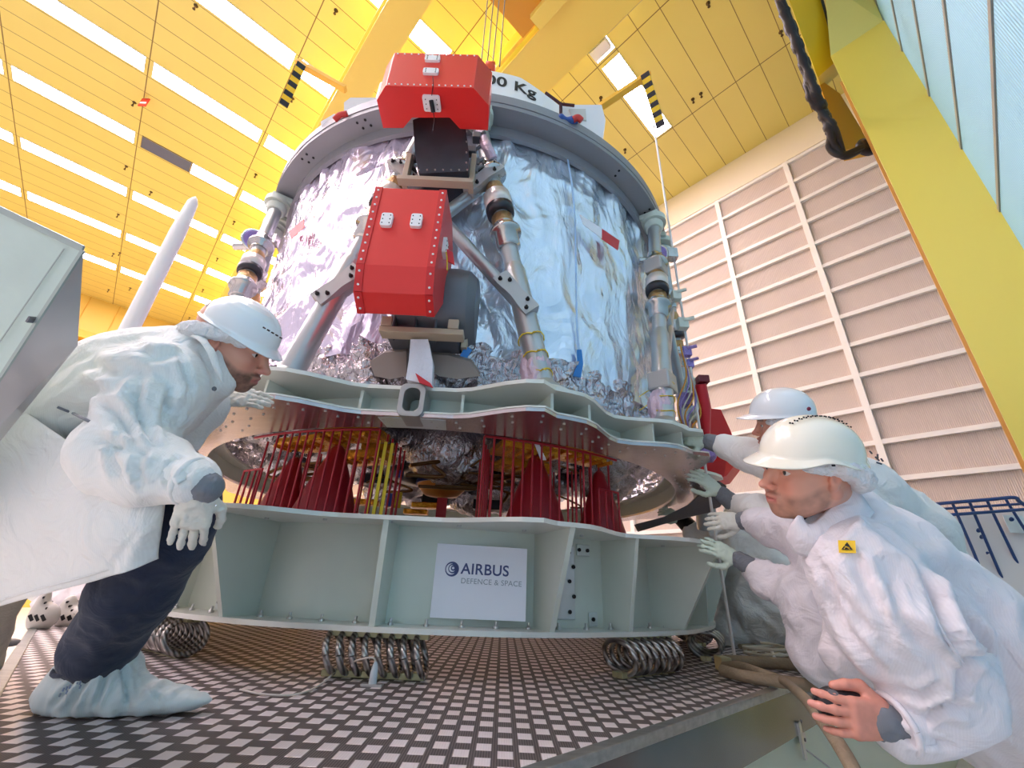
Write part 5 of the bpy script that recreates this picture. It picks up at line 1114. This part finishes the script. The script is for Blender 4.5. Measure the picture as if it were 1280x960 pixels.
V,Q=patch([[(1000,640,1.02),(1015,655,1.01),(1038,635,1.02),(1062,606,1.05)],[(990,655,1.02),(1015,672,.99),(1045,655,.99),(1078,622,1.02)],[(985,672,1.05),(1012,695,1.0),(1055,678,.98),(1090,640,1.02)]],24,12,.004,2)
o=link('collar',V,Q,m_coat2,P,smooth=True); s=o.modifiers.new('t','SOLIDIFY'); s.thickness=.004
# ESD patch
g=[];F=[]
for j_ in range(9):
    for i_ in range(9): u,v=1047.5+21.5*i_/8+.15*j_,675.5+15.5*j_/8+.06*i_; g.append((u,v))
dS=[surf(coat,u,v,8.,.0035) for u,v in g]; dS=np.array([x if x else np.nan for x in dS]); G_=np.c_[np.array(g),np.ones(len(g))]; ok_=~np.isnan(dS); dS=G_@np.linalg.lstsq(G_[ok_],dS[ok_],rcond=None)[0]-.002
def ps(u,v,l=0.): i_=int(np.argmin([(a-u)**2+(b-v)**2 for a,b in g])); return W(u,v,float(dS[i_])-l*1.6)
for j_ in range(8):
    for i_ in range(8): k=j_*9+i_; F.append((k,k+1,k+10,k+9))
pt=link('esd_patch',[W(u,v,d) for (u,v),d in zip(g,dS)],F,mat('patch_yellow',(250,204,40),.5),P,label='yellow square patch'); s_=pt.modifiers.new('t','SOLIDIFY'); s_.thickness=.0012
mm=MB(); mm.add([ps(1051.5,687,.0015),ps(1066,687.4,.0015),ps(1058.8,677.5,.0015)],[(0,1,2)]); mm.obj('patch_triangle',m_bolt,pt)
mm=MB(); mm.tube([ps(1055,686,.0022),ps(1058,683,.0022),ps(1062,685,.0022)],.0007,5); mm.tube([ps(1055,682,.0022),ps(1063,687,.0022)],.0006,5); mm.obj('patch_hand_symbol',MATS['patch_yellow'],pt)
cuff(W(1124,906,.866),W(1104,902,.862),.037,.034,P); hem(W(1119,905,.862),W(1104,902,.86)-W(1160,890,.866),.050,P,m_coat2)
Ah=frame(cam(-.985,.06,-.02),cam(.10,.30,-.93)); Ah[1]*=-1

hs=hand_sd((.34,.30,.28,.34),.10,(.62,.05),tcurl=.1,fat=1.22).xf(W(1112,900,.862),Ah,.84); V,Q=hs.mesh(.0022); V=relax(V,Q,1,.35)
n_=fbm(V*90,3,3); L=(V-W(1110,902,.862))@np.linalg.inv(Ah)/.86; tip=np.clip((L[:,0]-.13)/.03,0,1); C=np.array(lin((.86,.58,.50)))[None]*(1-.25*(n_[:,None]-.5)); C=C*(1-.45*tip[:,None])+np.array(lin((.9,.62,.58)))*.45*tip[:,None]
link('hand',V,Q,m_skin,P,smooth=True,cols=C)
# helmet
Ahat=frame(cam(-1,.045,-.02),cam(.045,1,0)); Oh=O2+(np.array([-.004,0,.026])*sc2)@A2
hat,hp=helmet(P,Oh,Ahat,1.02,m_hati,'vented')
mm=MB()
for k in range(14):
    x=-.072+.0108*k
    for dy in(.018,.0):
        z=.104*math.sqrt(max(0,1-(x/.113)**2-(.022/.099)**2))**.9; q=hp(x,.022+dy*.5,z+.0015); q2=hp(x,.022+dy*.5,z+.004)
        if dy or True: mm.cyl(q-Ahat[2]*.003,q+Ahat[2]*.0006,.0022,n=8)
mm.obj('vent_holes',m_bolt,hat)
mm=MB(); pts=[hp(.096*math.cos(math.radians(a)),.086*math.sin(math.radians(a)),-.008+.006*math.cos(math.radians(a))) for a in range(20,341,16)]
v=[]
for p in pts: v+=[p+Ahat[2]*.01,p-Ahat[2]*.012]
mm.add(v,[(2*i,2*i+2,2*i+3,2*i+1) for i in range(len(pts)-1)]); o=mm.obj('inner_band',m_hati,hat); s=o.modifiers.new('t','SOLIDIFY'); s.thickness=.004
mm=MB(); pts=[hp(.100*math.cos(math.radians(a)),.088*math.sin(math.radians(a)),-.002) for a in range(80,200,10)]; mm.tube(pts,.007,6); mm.obj('ratchet_strap',m_bolt,hat)
net(P,O2,A2,sc2,NETP,NETR,17)
# device under his hand
dv=W(1048,879,.895); t=thing('hand_controller','black handheld controller under the bare hand of the man in profile','controller',dv)
mm=MB(); mm.lathe(dv-EX*.045,dv+EX*.075,[(0,.010),(.006,.022),(.03,.030),(.08,.030),(.118,.022),(.12,.008)],20,up=tuple(EY)); mm.obj('controller_body',m_blk,t)
mm=MB(); q=dv-EX*.02+EY*.024-EZ*.012; mm.cyl(q,q+EY*.008,.009,n=12); mm.obj('control_knob',m_gun,t)
# ================================================================ PERSON 3 (white helmet, behind)
def hand_glove(root,w,fw,up,sc,m=m_glove2,curl=(.3,.3,.35,.4),h=.0045,th=(.6,.3)): return put('glove',hand_sd(curl,.06,th).xf(w,frame(fw,up),sc),h,m,root,1,dict(amp=.004,freq=50.,seed=9))
P=thing('person','man in plain white helmet reaching past the ivory-helmeted man to the adapter ring','person',(1.9,2.3,0))
A3=frame(cam(-.86,-.12,.45),cam(-.05,1,0)); O3=W(979,528,2.0)
core=SD(); core.chain([W(1012,562,2.02),W(1070,625,2.09),W(1130,675,2.14),W(1165,760,2.2)],[.06,.10,.11,.11],.03); core.chain([W(1000,590,1.9),W(950,575,2.1),W(890,550,2.3)],[.05,.045,.03],.02)
make_head(P,O3,A3,1.08,.3,12,W(1012,560,2.02),h=.004,bodyparts=core)
c=SD(); c.chain([W(1022,578,2.04),W(1070,620,2.09),W(1125,665,2.12),W(1160,740,2.16),W(1180,840,2.25)],[.10,.17,.19,.2,.2],.06); c.chain([W(1022,585,1.95),W(972,578,2.08),W(935,568,2.18),W(905,558,2.26)],[.10,.085,.07,.052],.04)
c.chain([W(1060,640,1.85),W(985,660,1.95),W(945,640,2.1),W(925,634,2.2)],[.10,.075,.07,.055],.04)
ct3=put('coat',c,.013,m_coat,P,2,dict(amp=.026,freq=5.,seed=35,A=frame(cam(.7,-.7),cam(.7,.7)),aniso=(.8,1.7,1.2)))
mm=MB(); 
for (a,b) in(((1094,571),(1099,576)),((1097,568),(1097,573)),((1096,578),(1102,580)),((1101,573),(1104,577)),((1087,564),(1090,567))): q=on(ct3,[a,b],.008); mm.tube(q,.004,5)
mm.obj('back_print',mat('dark_print',(60,70,84),.7),P)
cuff(W(903,557,2.27),W(886,552,2.31),.05,.042,P); hand_glove(P,W(880,551,2.32),cam(-.95,.1,.25),cam(.1,.6,-.75),1.0,curl=(.35,.4,.4,.45))
cuff(W(922,634,2.2),W(903,618,2.25),.048,.04,P); hand_glove(P,W(898,614,2.26),cam(-.72,.62,.2),cam(.5,.35,-.8),1.0,curl=(.2,.2,.25,.3))
Oh=O3+np.array([.0,0,.035])*1.08@A3; hat,hp=helmet(P,Oh,frame(cam(-.95,.0,.28),cam(.0,1,0)),1.02,m_hatw,'cap')
mm=MB(); q=W(1011,511,1.83); mm.lathe(q,q-EZ,[(0,.009),(.003,.008)],14,up=tuple(EY)); mm.obj('red_sticker',mat('dark_red_sticker',(130,40,70),.5),hat)
net(P,O3,A3,1.08,NETP,NETR,27)
# ================================================================ PERSON 4 (both arms forward, head hidden)
P=thing('person','person behind the ivory-helmeted man, both gloved hands out, head hidden','person',(1.5,1.7,0))
A4=frame(cam(-.95,-.1,.2),cam(0,1,0)); O4=W(1035,600,1.62)
core=SD(); core.chain([W(1060,650,1.62),W(1090,720,1.62),W(1110,800,1.62)],[.09,.11,.11],.03); core.chain([W(1030,670,1.7),W(985,655,1.8),W(935,650,1.95)],[.05,.045,.03],.02); core.chain([W(1030,720,1.65),W(985,735,1.75),W(938,710,1.9)],[.05,.045,.03],.02)
make_head(P,O4,A4,.95,.2,15,W(1062,640,1.63),h=.006,bodyparts=core,eyes=False)
O_,A_=O4,A4; helmet(P,O_+np.array([0,0,.034])@A_,A_,1.0,m_hatw,'cap'); net(P,O_,A_,0.95,NETP,NETR,37)
c=SD(); c.chain([W(1058,665,1.62),W(1078,720,1.62),W(1085,790,1.62)],[.09,.15,.16],.06)
c.chain([W(1045,690,1.68),W(1000,672,1.76),W(962,660,1.88),W(942,652,1.93)],[.085,.082,.066,.05],.04)
c.chain([W(1050,730,1.66),W(1000,742,1.66),W(965,728,1.78),W(945,714,1.85)],[.11,.075,.062,.048],.04)
c.chain([W(1085,770,1.62),W(1042,800,1.58),W(1030,815,1.56),W(1080,860,1.6)],[.14,.10,.09,.1],.05); c.chain([W(1050,700,1.6),W(1030,770,1.6),W(1050,810,1.6)],[.12,.11,.1],.05)
put('coat',c,.012,m_coat2,P,2,dict(amp=.026,freq=6.,seed=45,A=frame(cam(.5,-.8),cam(.8,.5)),aniso=(.8,1.6,1.2)))
cuff(W(940,652,1.93),W(929,651,1.96),.046,.040,P); hand_glove(P,W(925,651,1.97),cam(-.98,.0,.1),cam(.1,.5,-.85),.92,m_glove,(.3,.3,.3,.35))
cuff(W(943,712,1.85),W(924,700,1.9),.044,.036,P); hand_glove(P,W(920,698,1.92),cam(-.85,.42,.2),cam(.3,.6,-.7),.95,m_glove2,(.15,.15,.2,.2))
# ================================================================ PERSON 5 (kneeling at the far side)
P=thing('person','person in white coat kneeling beyond the right end of the plinth','person',(W(950,800,3.1)[0],W(950,800,3.1)[1],0))
core=SD(); core.chain([W(935,655,3.2),W(945,720,3.2),W(955,770,3.2)],[.10,.15,.16],.03)
make_head(P,W(930,648,3.3),frame(cam(-.9,-.3,.3),cam(-.3,.9,0)),.95,.2,18,W(935,660,3.25),h=.008,bodyparts=core,eyes=False)
O_,A_=W(930,648,3.3),frame(cam(-.9,-.3,.3),cam(-.3,.9,0)); helmet(P,O_+np.array([0,0,.034])@A_,A_,1.0,m_hatw,'cap'); net(P,O_,A_,0.95,NETP,NETR,37)
c=SD(); c.chain([W(932,662,3.2),W(945,700,3.15),W(950,745,3.1),W(955,785,3.08)],[.17,.27,.27,.20],.08); c.chain([W(920,680,3.2),W(895,675,3.3),W(868,665,3.4)],[.13,.09,.07],.05); c.chain([W(945,760,3.1),W(985,770,3.1),W(985,785,3.1)],[.22,.15,.10],.06); c.s_(W(915,790,3.05),W(955,792,3.05),.13,.14,.06)
put('coat',c,.018,m_coat,P,2,dict(amp=.055,freq=4.5,seed=55,A=frame(cam(.4,-.8),cam(.8,.4)),aniso=(.9,1.5,1.2)),post=flat)
cuff(W(866,663,3.42),W(853,650,3.5),.07,.06,P,m_bolt); hand_glove(P,W(850,648,3.5),cam(-.8,.4,.4),cam(.3,.6,-.7),1.1,h=.007)
def shoe(parent,a,b,w,h,m1,m2,seed):
    s=SD(); d=(b-a)/np.linalg.norm(b-a); sdv=np.cross((0,0,1),d); u=np.array([0,0,1.]); L=np.linalg.norm(b-a)
    s.e((a+b)/2+u*h*.35,(L/2,w,h*.42),[d,sdv,u],k=.02); s.e(a+d*L*.22+u*h*.6,(L*.24,w*.85,h*.62),[d,sdv,u],k=.03)
    o=put('shoe',s,.006,m1,parent,1); mm=MB()
    for k in range(4): p=a+d*L*(.28+.13*k)+u*h*(.95-.16*k); mm.box(p,(L*.05,w*1.75,.012),[d,sdv,u])
    for k in range(3):
        p=a+d*L*(.2+.2*k)+u*h*.35-sdv*w*.0
        for s_ in(-1,1): mm.box(p+sdv*s_*w*.92,(L*.12,.012,h*.22),[d*.8+u*.6,sdv,u*.8-d*.6])
    mm.obj('dark_stripes',m2,o,bevel=.003); return o
m_shoe=mat('white_shoe',(220,224,218),.5); 
a=W(978,772,3.15); b=W(995,800,3.05); b[2]=.04; s=SD(); s.s_(a,b,.06,.055,.02); s.s_(b,b+np.array([.03,-.05,0]),.055,.05,.02); o=put('shoe',s,.006,m_shoe,P,1,post=flat)
mm=MB()
for k in range(5): p=a+(b-a)*(.1+.17*k); mm.bar(p-EZ*.052+EX*(.02 if k%2 else -.02),p-EZ*.052+EX*(.045 if k%2 else .01),.026,.02,EZ)
mm.obj('black_checks',m_bolt,o)
# ================================================================ PERSON 6 (far left, only shoes and trousers)
P=thing('person','kneeling person far left, only white trousers and striped shoes visible','person',(W(70,780,2.6)[0],W(70,780,2.6)[1],0))
core=SD(); core.chain([W(60,640,3.0),W(75,690,2.95),W(80,730,2.9)],[.10,.13,.13],.03)
make_head(P,W(55,610,3.05),frame(cam(.9,-.2,.3),cam(.2,.9,0)),.95,.2,21,W(58,640,3.0),h=.008,bodyparts=core,eyes=False)
O_,A_=W(55,610,3.05),frame(cam(.9,-.2,.3),cam(.2,.9,0)); helmet(P,O_+np.array([0,0,.034])@A_,A_,1.0,m_hatw,'cap'); net(P,O_,A_,0.95,NETP,NETR,37)
c=SD(); c.chain([W(60,655,3.0),W(75,700,2.95),W(80,725,2.9)],[.17,.2,.17],.06); put('coat',c,.018,m_coat,P,2,dict(amp=.03,freq=5.,seed=65))
c=SD(); c.chain([W(85,728,2.9),W(150,735,2.8),W(120,745,2.75),W(60,752,2.72)],[.15,.12,.10,.07],.05); put('trousers',c,.012,cloth_mat('white_trousers',(232,222,222)),P,2,dict(amp=.03,freq=6.,seed=66,aniso=(1,1,1.6)))
def gz_(u,v): p=WZ(u,v,0.); return p
m_sh6=mat('grey_white_shoe',(196,190,182),.5)
s0=gz_(34,785);s1=gz_(66,789); shoe(P,gz_(30,786)*1.0,gz_(68,786),.06,.16,m_sh6,m_bolt,1); shoe(P,gz_(66,782),gz_(106,783),.055,.13,m_sh6,m_bolt,2)
# ================================================================ THINGS AROUND THEM
# big pale green case at the left edge
r=thing('equipment_case','large pale green and bare metal equipment case at the left edge of the picture','case',tuple(W(-20,560,.9)*np.array([1,1,0])+np.array([0,0,.1])))
g0,g1,g2=W(-120,205,.80),W(104,311,.80),W(-120,655,.84); gm=W(104,318,.80)
m_cg=mat('case_pale_green',(196,214,206),.42,.05,var=.07,vscale=6,bump=.05,bscale=30); m_cm=mat('case_bare_metal',(204,200,200),.3,.5,var=.25,vscale=2.5)
b1=W(97,432,.90); b2=W(-120,700,.95); k0=W(-120,215,1.0); k1=W(100,318,.97)
mm=MB(); Vs=[g0,g1,g2,gm,b1,b2,k0,k1]
mm.add(Vs,[(0,2,3,1)],0); mm.add(Vs,[(2,5,4,3)],1); mm.add(Vs,[(1,3,4,7)],1); mm.add(Vs,[(0,1,7,6)],0); mm.add(Vs,[(6,7,4,5)],0); mm.add(Vs,[(0,6,5,2)],0)
mm.obj('case_shell',[m_cg,m_cm],r)
mm=MB(); rn=np.cross(g1-g0,g2-g0); rn/=np.linalg.norm(rn); rn=rn if rn@EZ<0 else -rn
mm.bar(W(-120,205,.797),W(104,311,.797),.012,.004,rn); mm.bar(W(80,311,.797),W(-120,600,.825),.002,.001,rn,0); mm.bar(W(104,313,.797),W(-120,657,.838),.006,.004,rn)
mm.obj('edge_trim',[mat('case_edge_grey',(166,180,176),.4,.3)],r)
mm=MB()
for t_ in(.25,.5,.78): q=g1+(g2-g1)*t_; mm.box(q,(.012,.004,.03),frame(g2-g1,rn))
mm.obj('edge_rivets',m_gun,r)
# tapering white pole behind the left man
pb=W(160,415,2.4); br=pb[:2]/np.linalg.norm(pb[:2]); dist=np.linalg.norm(pb[:2]); 
def onb(u,v): r_=ray(u,v); return CAMZ+r_[2]/np.linalg.norm(r_[:2])*dist
zt_=onb(245,246); r=thing('white_pole','tall white tapering pole standing behind the bending man','pole',(pb[0],pb[1],0))
mm=MB(); mm.lathe((pb[0],pb[1],0),(pb[0],pb[1],5),[(0,.048),(zt_-.30,.042),(zt_-.06,.030),(zt_-.02,.016),(zt_,.002)],24); mm.obj('pole_shaft',mat('white_pole_paint',(240,238,234),.4),r)
mm=MB(); mm.lathe((pb[0],pb[1],0),(pb[0],pb[1],5),[(0,.14),(.015,.14),(.02,.06),(.08,.055)],24); mm.obj('pole_foot',m_gun,r)
# hoses
m_hose=mat('beige_canvas_hose',(150,134,110),.7,bump=.3,bscale=80,var=.15,vscale=12); m_hose2=mat('pale_cable',(206,196,176),.6)
def hose(pts,rad,m,lab,name='hose',grp=None):
    mm=MB(); mm.tube(spline(pts,10),rad,12); o=mm.obj(name,m); tagd(o,lab,'hose' if name=='hose' else 'cable',grp); return o
def H(u,v,z): return WZ(u,v,z)
hose([H(905,832,.03),H(925,832,.05),H(950,840,.05),H(980,852,.035),W(1005,872,1.32),W(1022,893,1.12),W(1045,925,.98),W(1068,965,.9),W(1085,1010,.85)],.016,m_hose,'beige hose running over the platform edge and down past the bare hand')
hose([H(903,838,.03),H(930,845,.03),H(975,852,.03),H(1020,857,.03),H(1060,860,.03),H(1110,862,.03)],.022,m_hose,'thick beige hose lying nearest the platform edge, straight towards the bare hand')
hose([H(905,826,.03),H(950,828,.03),H(1000,832,.03),H(1040,840,.03),H(1080,856,.03)],.026,m_hose,'thick beige hose behind, passing under the lilac coat')
for k in range(7):
    v0=806+k*2.6; hose([H(925+k*6,v0+2,.02),H(960+k*4,v0,.02),H(1000,v0-1+k*.6,.02),H(1060,v0+2,.02)],.015,m_hose2 if k%2 else m_hose,'thin beige cable among others side by side at the platform\'s far end','cable','cables at the far end of the platform')
pts=[]
for k in range(30): a=k/29*2*PI*2.2; pts.append(H(958,821,.02)+np.array([.11*math.cos(a),.11*math.sin(a),.012*k/6]))
hose(pts,.007,m_hose2,'small coil of thin pale cable on the platform behind the hoses','coiled_cable')
c_=H(912,830,.03); mm=MB(); mm.box(c_+np.array([-.03,0,.0]),(.05,.08,.06)); o=mm.obj('hose_end_block',m_brs,bevel=.004); tagd(o,'small metal block at the hose ends below the hanging rope','block')
# latch on the platform side
lc=W(1000,912,1.02); r=thing('toggle_latch','steel toggle latch on the pale green platform side by the bare hand','latch',lc)
La=frame((D1[0],D1[1],0),(D2[0],D2[1],0))  # along the side, towards the platform, down
dn=np.array([0,0,-1.]); al=np.array([D1[0],D1[1],0]); ou=-np.array([D2[0],D2[1],0])
pw=None
def onside(u,v,off=.004):
    q=ray(u,v); db=q[0]*D2[0]+q[1]*D2[1]; t=(KB-.012-off)/db; return np.array([q[0]*t,q[1]*t,CAMZ+q[2]*t])
q=onside(999,912)
mm=MB(); mm.prism([q+al*x+dn*y for x,y in rrect(.05,.085,.008)],ou*.012); mm.obj('latch_plate',m_zinc,r,bevel=.002)
mm=MB(); q2=onside(1001,925,.018); mm.prism([q2+al*x+dn*y for x,y in rrect(.028,.12,.008)],ou*.008); mm.cyl(onside(1005,935,.02),onside(1038,960,.05),.004,n=8); mm.obj('latch_lever',m_zinc,r,bevel=.002)
mm=MB(); 
for dy in(-.03,.03): mm.cyl(q+dn*dy+ou*.012,q+dn*dy+ou*.016,.006,n=10)
mm.obj('rivets',m_gun,r)
# blue wire trolley with pinned papers at the right
r=thing('wire_trolley','blue wire-frame trolley with white papers behind its bars at the right edge','trolley',(3.0,2.9,FL))
m_bw=mat('blue_powder_coat',(34,62,116),.35,coat=.3); dd=3.0
tp=[W(1120,634,dd+.2),W(1180,629,dd),W(1240,624,dd-.1),W(1268,622,dd-.15),W(1276,628,dd-.15),W(1310,650,dd-.2)]
mm=MB(); mm.tube(spline(tp,8),.012,8); mm.tube(spline([W(1120,640,dd+.25),W(1180,636,dd+.05),W(1290,629,dd-.05)]),.009,8); mm.tube(spline([W(1120,647,dd+.15),W(1180,644,dd-.02),W(1290,636,dd-.1)]),.011,8); mm.obj('top_frame',m_bw,r)
for k,(u0,v0,u1,v1) in enumerate([(1191,630,1217,690),(1212,628,1262,745),(1234,626,1290,742),(1257,624,1305,700),(1170,632,1195,700)]):
    mm=MB(); mm.tube([W(u0,v0,dd-.02),W(u1,v1,dd-.12),W(u1,v1,dd-.12)+np.array([0,0,-.6])],.009,8); mm.obj('wire_bar',m_bw,r)
bp_=W(1180,645,dd+.02); 
a,b=W(1165,648,dd+.12),W(1300,636,dd-.0); h_=np.array([0,0,-1.2])
mm=MB(); mm.prism([a,b,b+h_,a+h_],(0,.02,0)); mm.obj('back_board',mat('board_cream',(236,226,220),.5),r)
for k,(u,v,w_,hh) in enumerate([(1270,655,.14,.12),(1272,690,.14,.1),(1236,700,.08,.12)]):
    mm=MB(); q=W(u,v,dd-.02); mm.box(q,(w_,.004,hh)); mm.obj('paper',mat('paper_white',(232,234,230),.6),r)
mm=MB(); mm.box(W(1270,689,dd-.03),(.04,.004,.035)); mm.obj('yellow_note',mat('patch_yellow',(250,204,40),.5),r)
mm=MB()
for u,v in((1223,663),(1227,671),(1264,649),(1234,692)): q=W(u,v,dd-.03); mm.lathe(q,q-EZ,[(0,.016),(.008,.012)],12)
mm.obj('blue_magnet',m_bw,r)
# red octagonal plate and hanging red harness behind the right struts
r=thing('red_octagonal_cover','red octagonal cover plate standing beyond the right struts','cover',(W(895,600,3.2)[0],W(895,600,3.2)[1],.6))
mm=MB(); P_=[W(u,v,3.2) for u,v in((884,510),(901,512),(914,540),(921,578),(908,595),(884,600),(868,598),(868,545))]; mm.prism(P_,(.1,.16,-.02)); mm.obj('cover_plate',m_red,r,bevel=.006)
mm=MB(); P_=[W(u,v,3.15) for u,v in((872,580),(908,575),(905,596),(880,600))]; mm.prism(P_,(.05,.2,0)); mm.obj('cover_foot',m_red2,r,bevel=.006)
mm=MB(); mm.box(W(878,475,2.9),(.07,.06,.05),mi=0); mm.tube([W(876,480,2.9),W(880,510,2.9),W(882,545,2.9)],[.035,.045,.03],8,1); mm.box(W(866,560,2.75),(.12,.1,.1),mi=2)
o=mm.obj('red_harness',[mat('dark_red_block',(110,16,30),.4),m_rt,m_gun]); tagd(o,'red harness strap hanging beside the white rope','strap')
mm=MB()
for k in range(7): 
    u=850+k*3; pts=[W(u,430+k*9,2.9),W(u+8,470+k*8,2.85),W(u-3,505+k*5,2.8),W(u+6,540+k*4,2.8)]; mm.tube(spline(pts,5),.006,6,k%3)
o=mm.obj('wire_bundle',[mat('cable_orange',(220,150,50),.5),m_pur,m_hose2]); tagd(o,'tangle of orange, purple and pale wires beside the right-hand struts','wires')
r=thing('connector_cluster','cluster of grey and purple connector boxes on the right side of the module','connector',W(862,470,2.95))
for k,(u,v,s_) in enumerate([(853,405,.07),(858,440,.06),(863,480,.07),(856,500,.08),(870,520,.07),(862,455,.05),(845,370,.06)]):
    mm=MB(); q=W(u,v,3.0); mm.box(q,(s_,s_*.8,s_*1.2)); mm.cyl(q+np.array([0,-.02,.02]),q+np.array([s_,-.04,.03]),s_*.22,n=10); mm.obj('connector_box',[m_gp,m_pur][k%2],r,bevel=.005)
q=W(883,568,2.6); mm=MB(); mm.lathe(q-EX*.04,q+EX*.05,[(0,.03),(.01,.055),(.07,.05),(.09,.03)],8); o=mm.obj('purple_cap',m_pur); tagd(o,'purple wrapped cap below the gloved hand of the man in the plain white helmet','cap')
# ================================================================ LIGHT AND CAMERA
w=bpy.data.worlds.new('hall_air'); SC.world=w; w.use_nodes=True; bg=w.node_tree.nodes['Background']; bg.inputs[0].default_value=(1.,.90,.96,1); bg.inputs[1].default_value=.68
cd=bpy.data.cameras.new('camera'); cam=bpy.data.objects.new('camera',cd); COL.objects.link(cam)
cd.sensor_width=36; cd.lens=FPX/1280*36; cd.clip_start=.05; cd.clip_end=100
M3=Matrix([[CR[i][0],CR[i][1],-CR[i][2]] for i in range(3)]); M4=M3.to_4x4(); M4.translation=Vector((0,0,CAMZ)); cam.matrix_world=M4
SC.camera=cam
SC.view_settings.view_transform='Standard'; SC.view_settings.look='None'; SC.view_settings.gamma=1; SC.view_settings.use_curve_mapping=False; SC.view_settings.exposure=.42
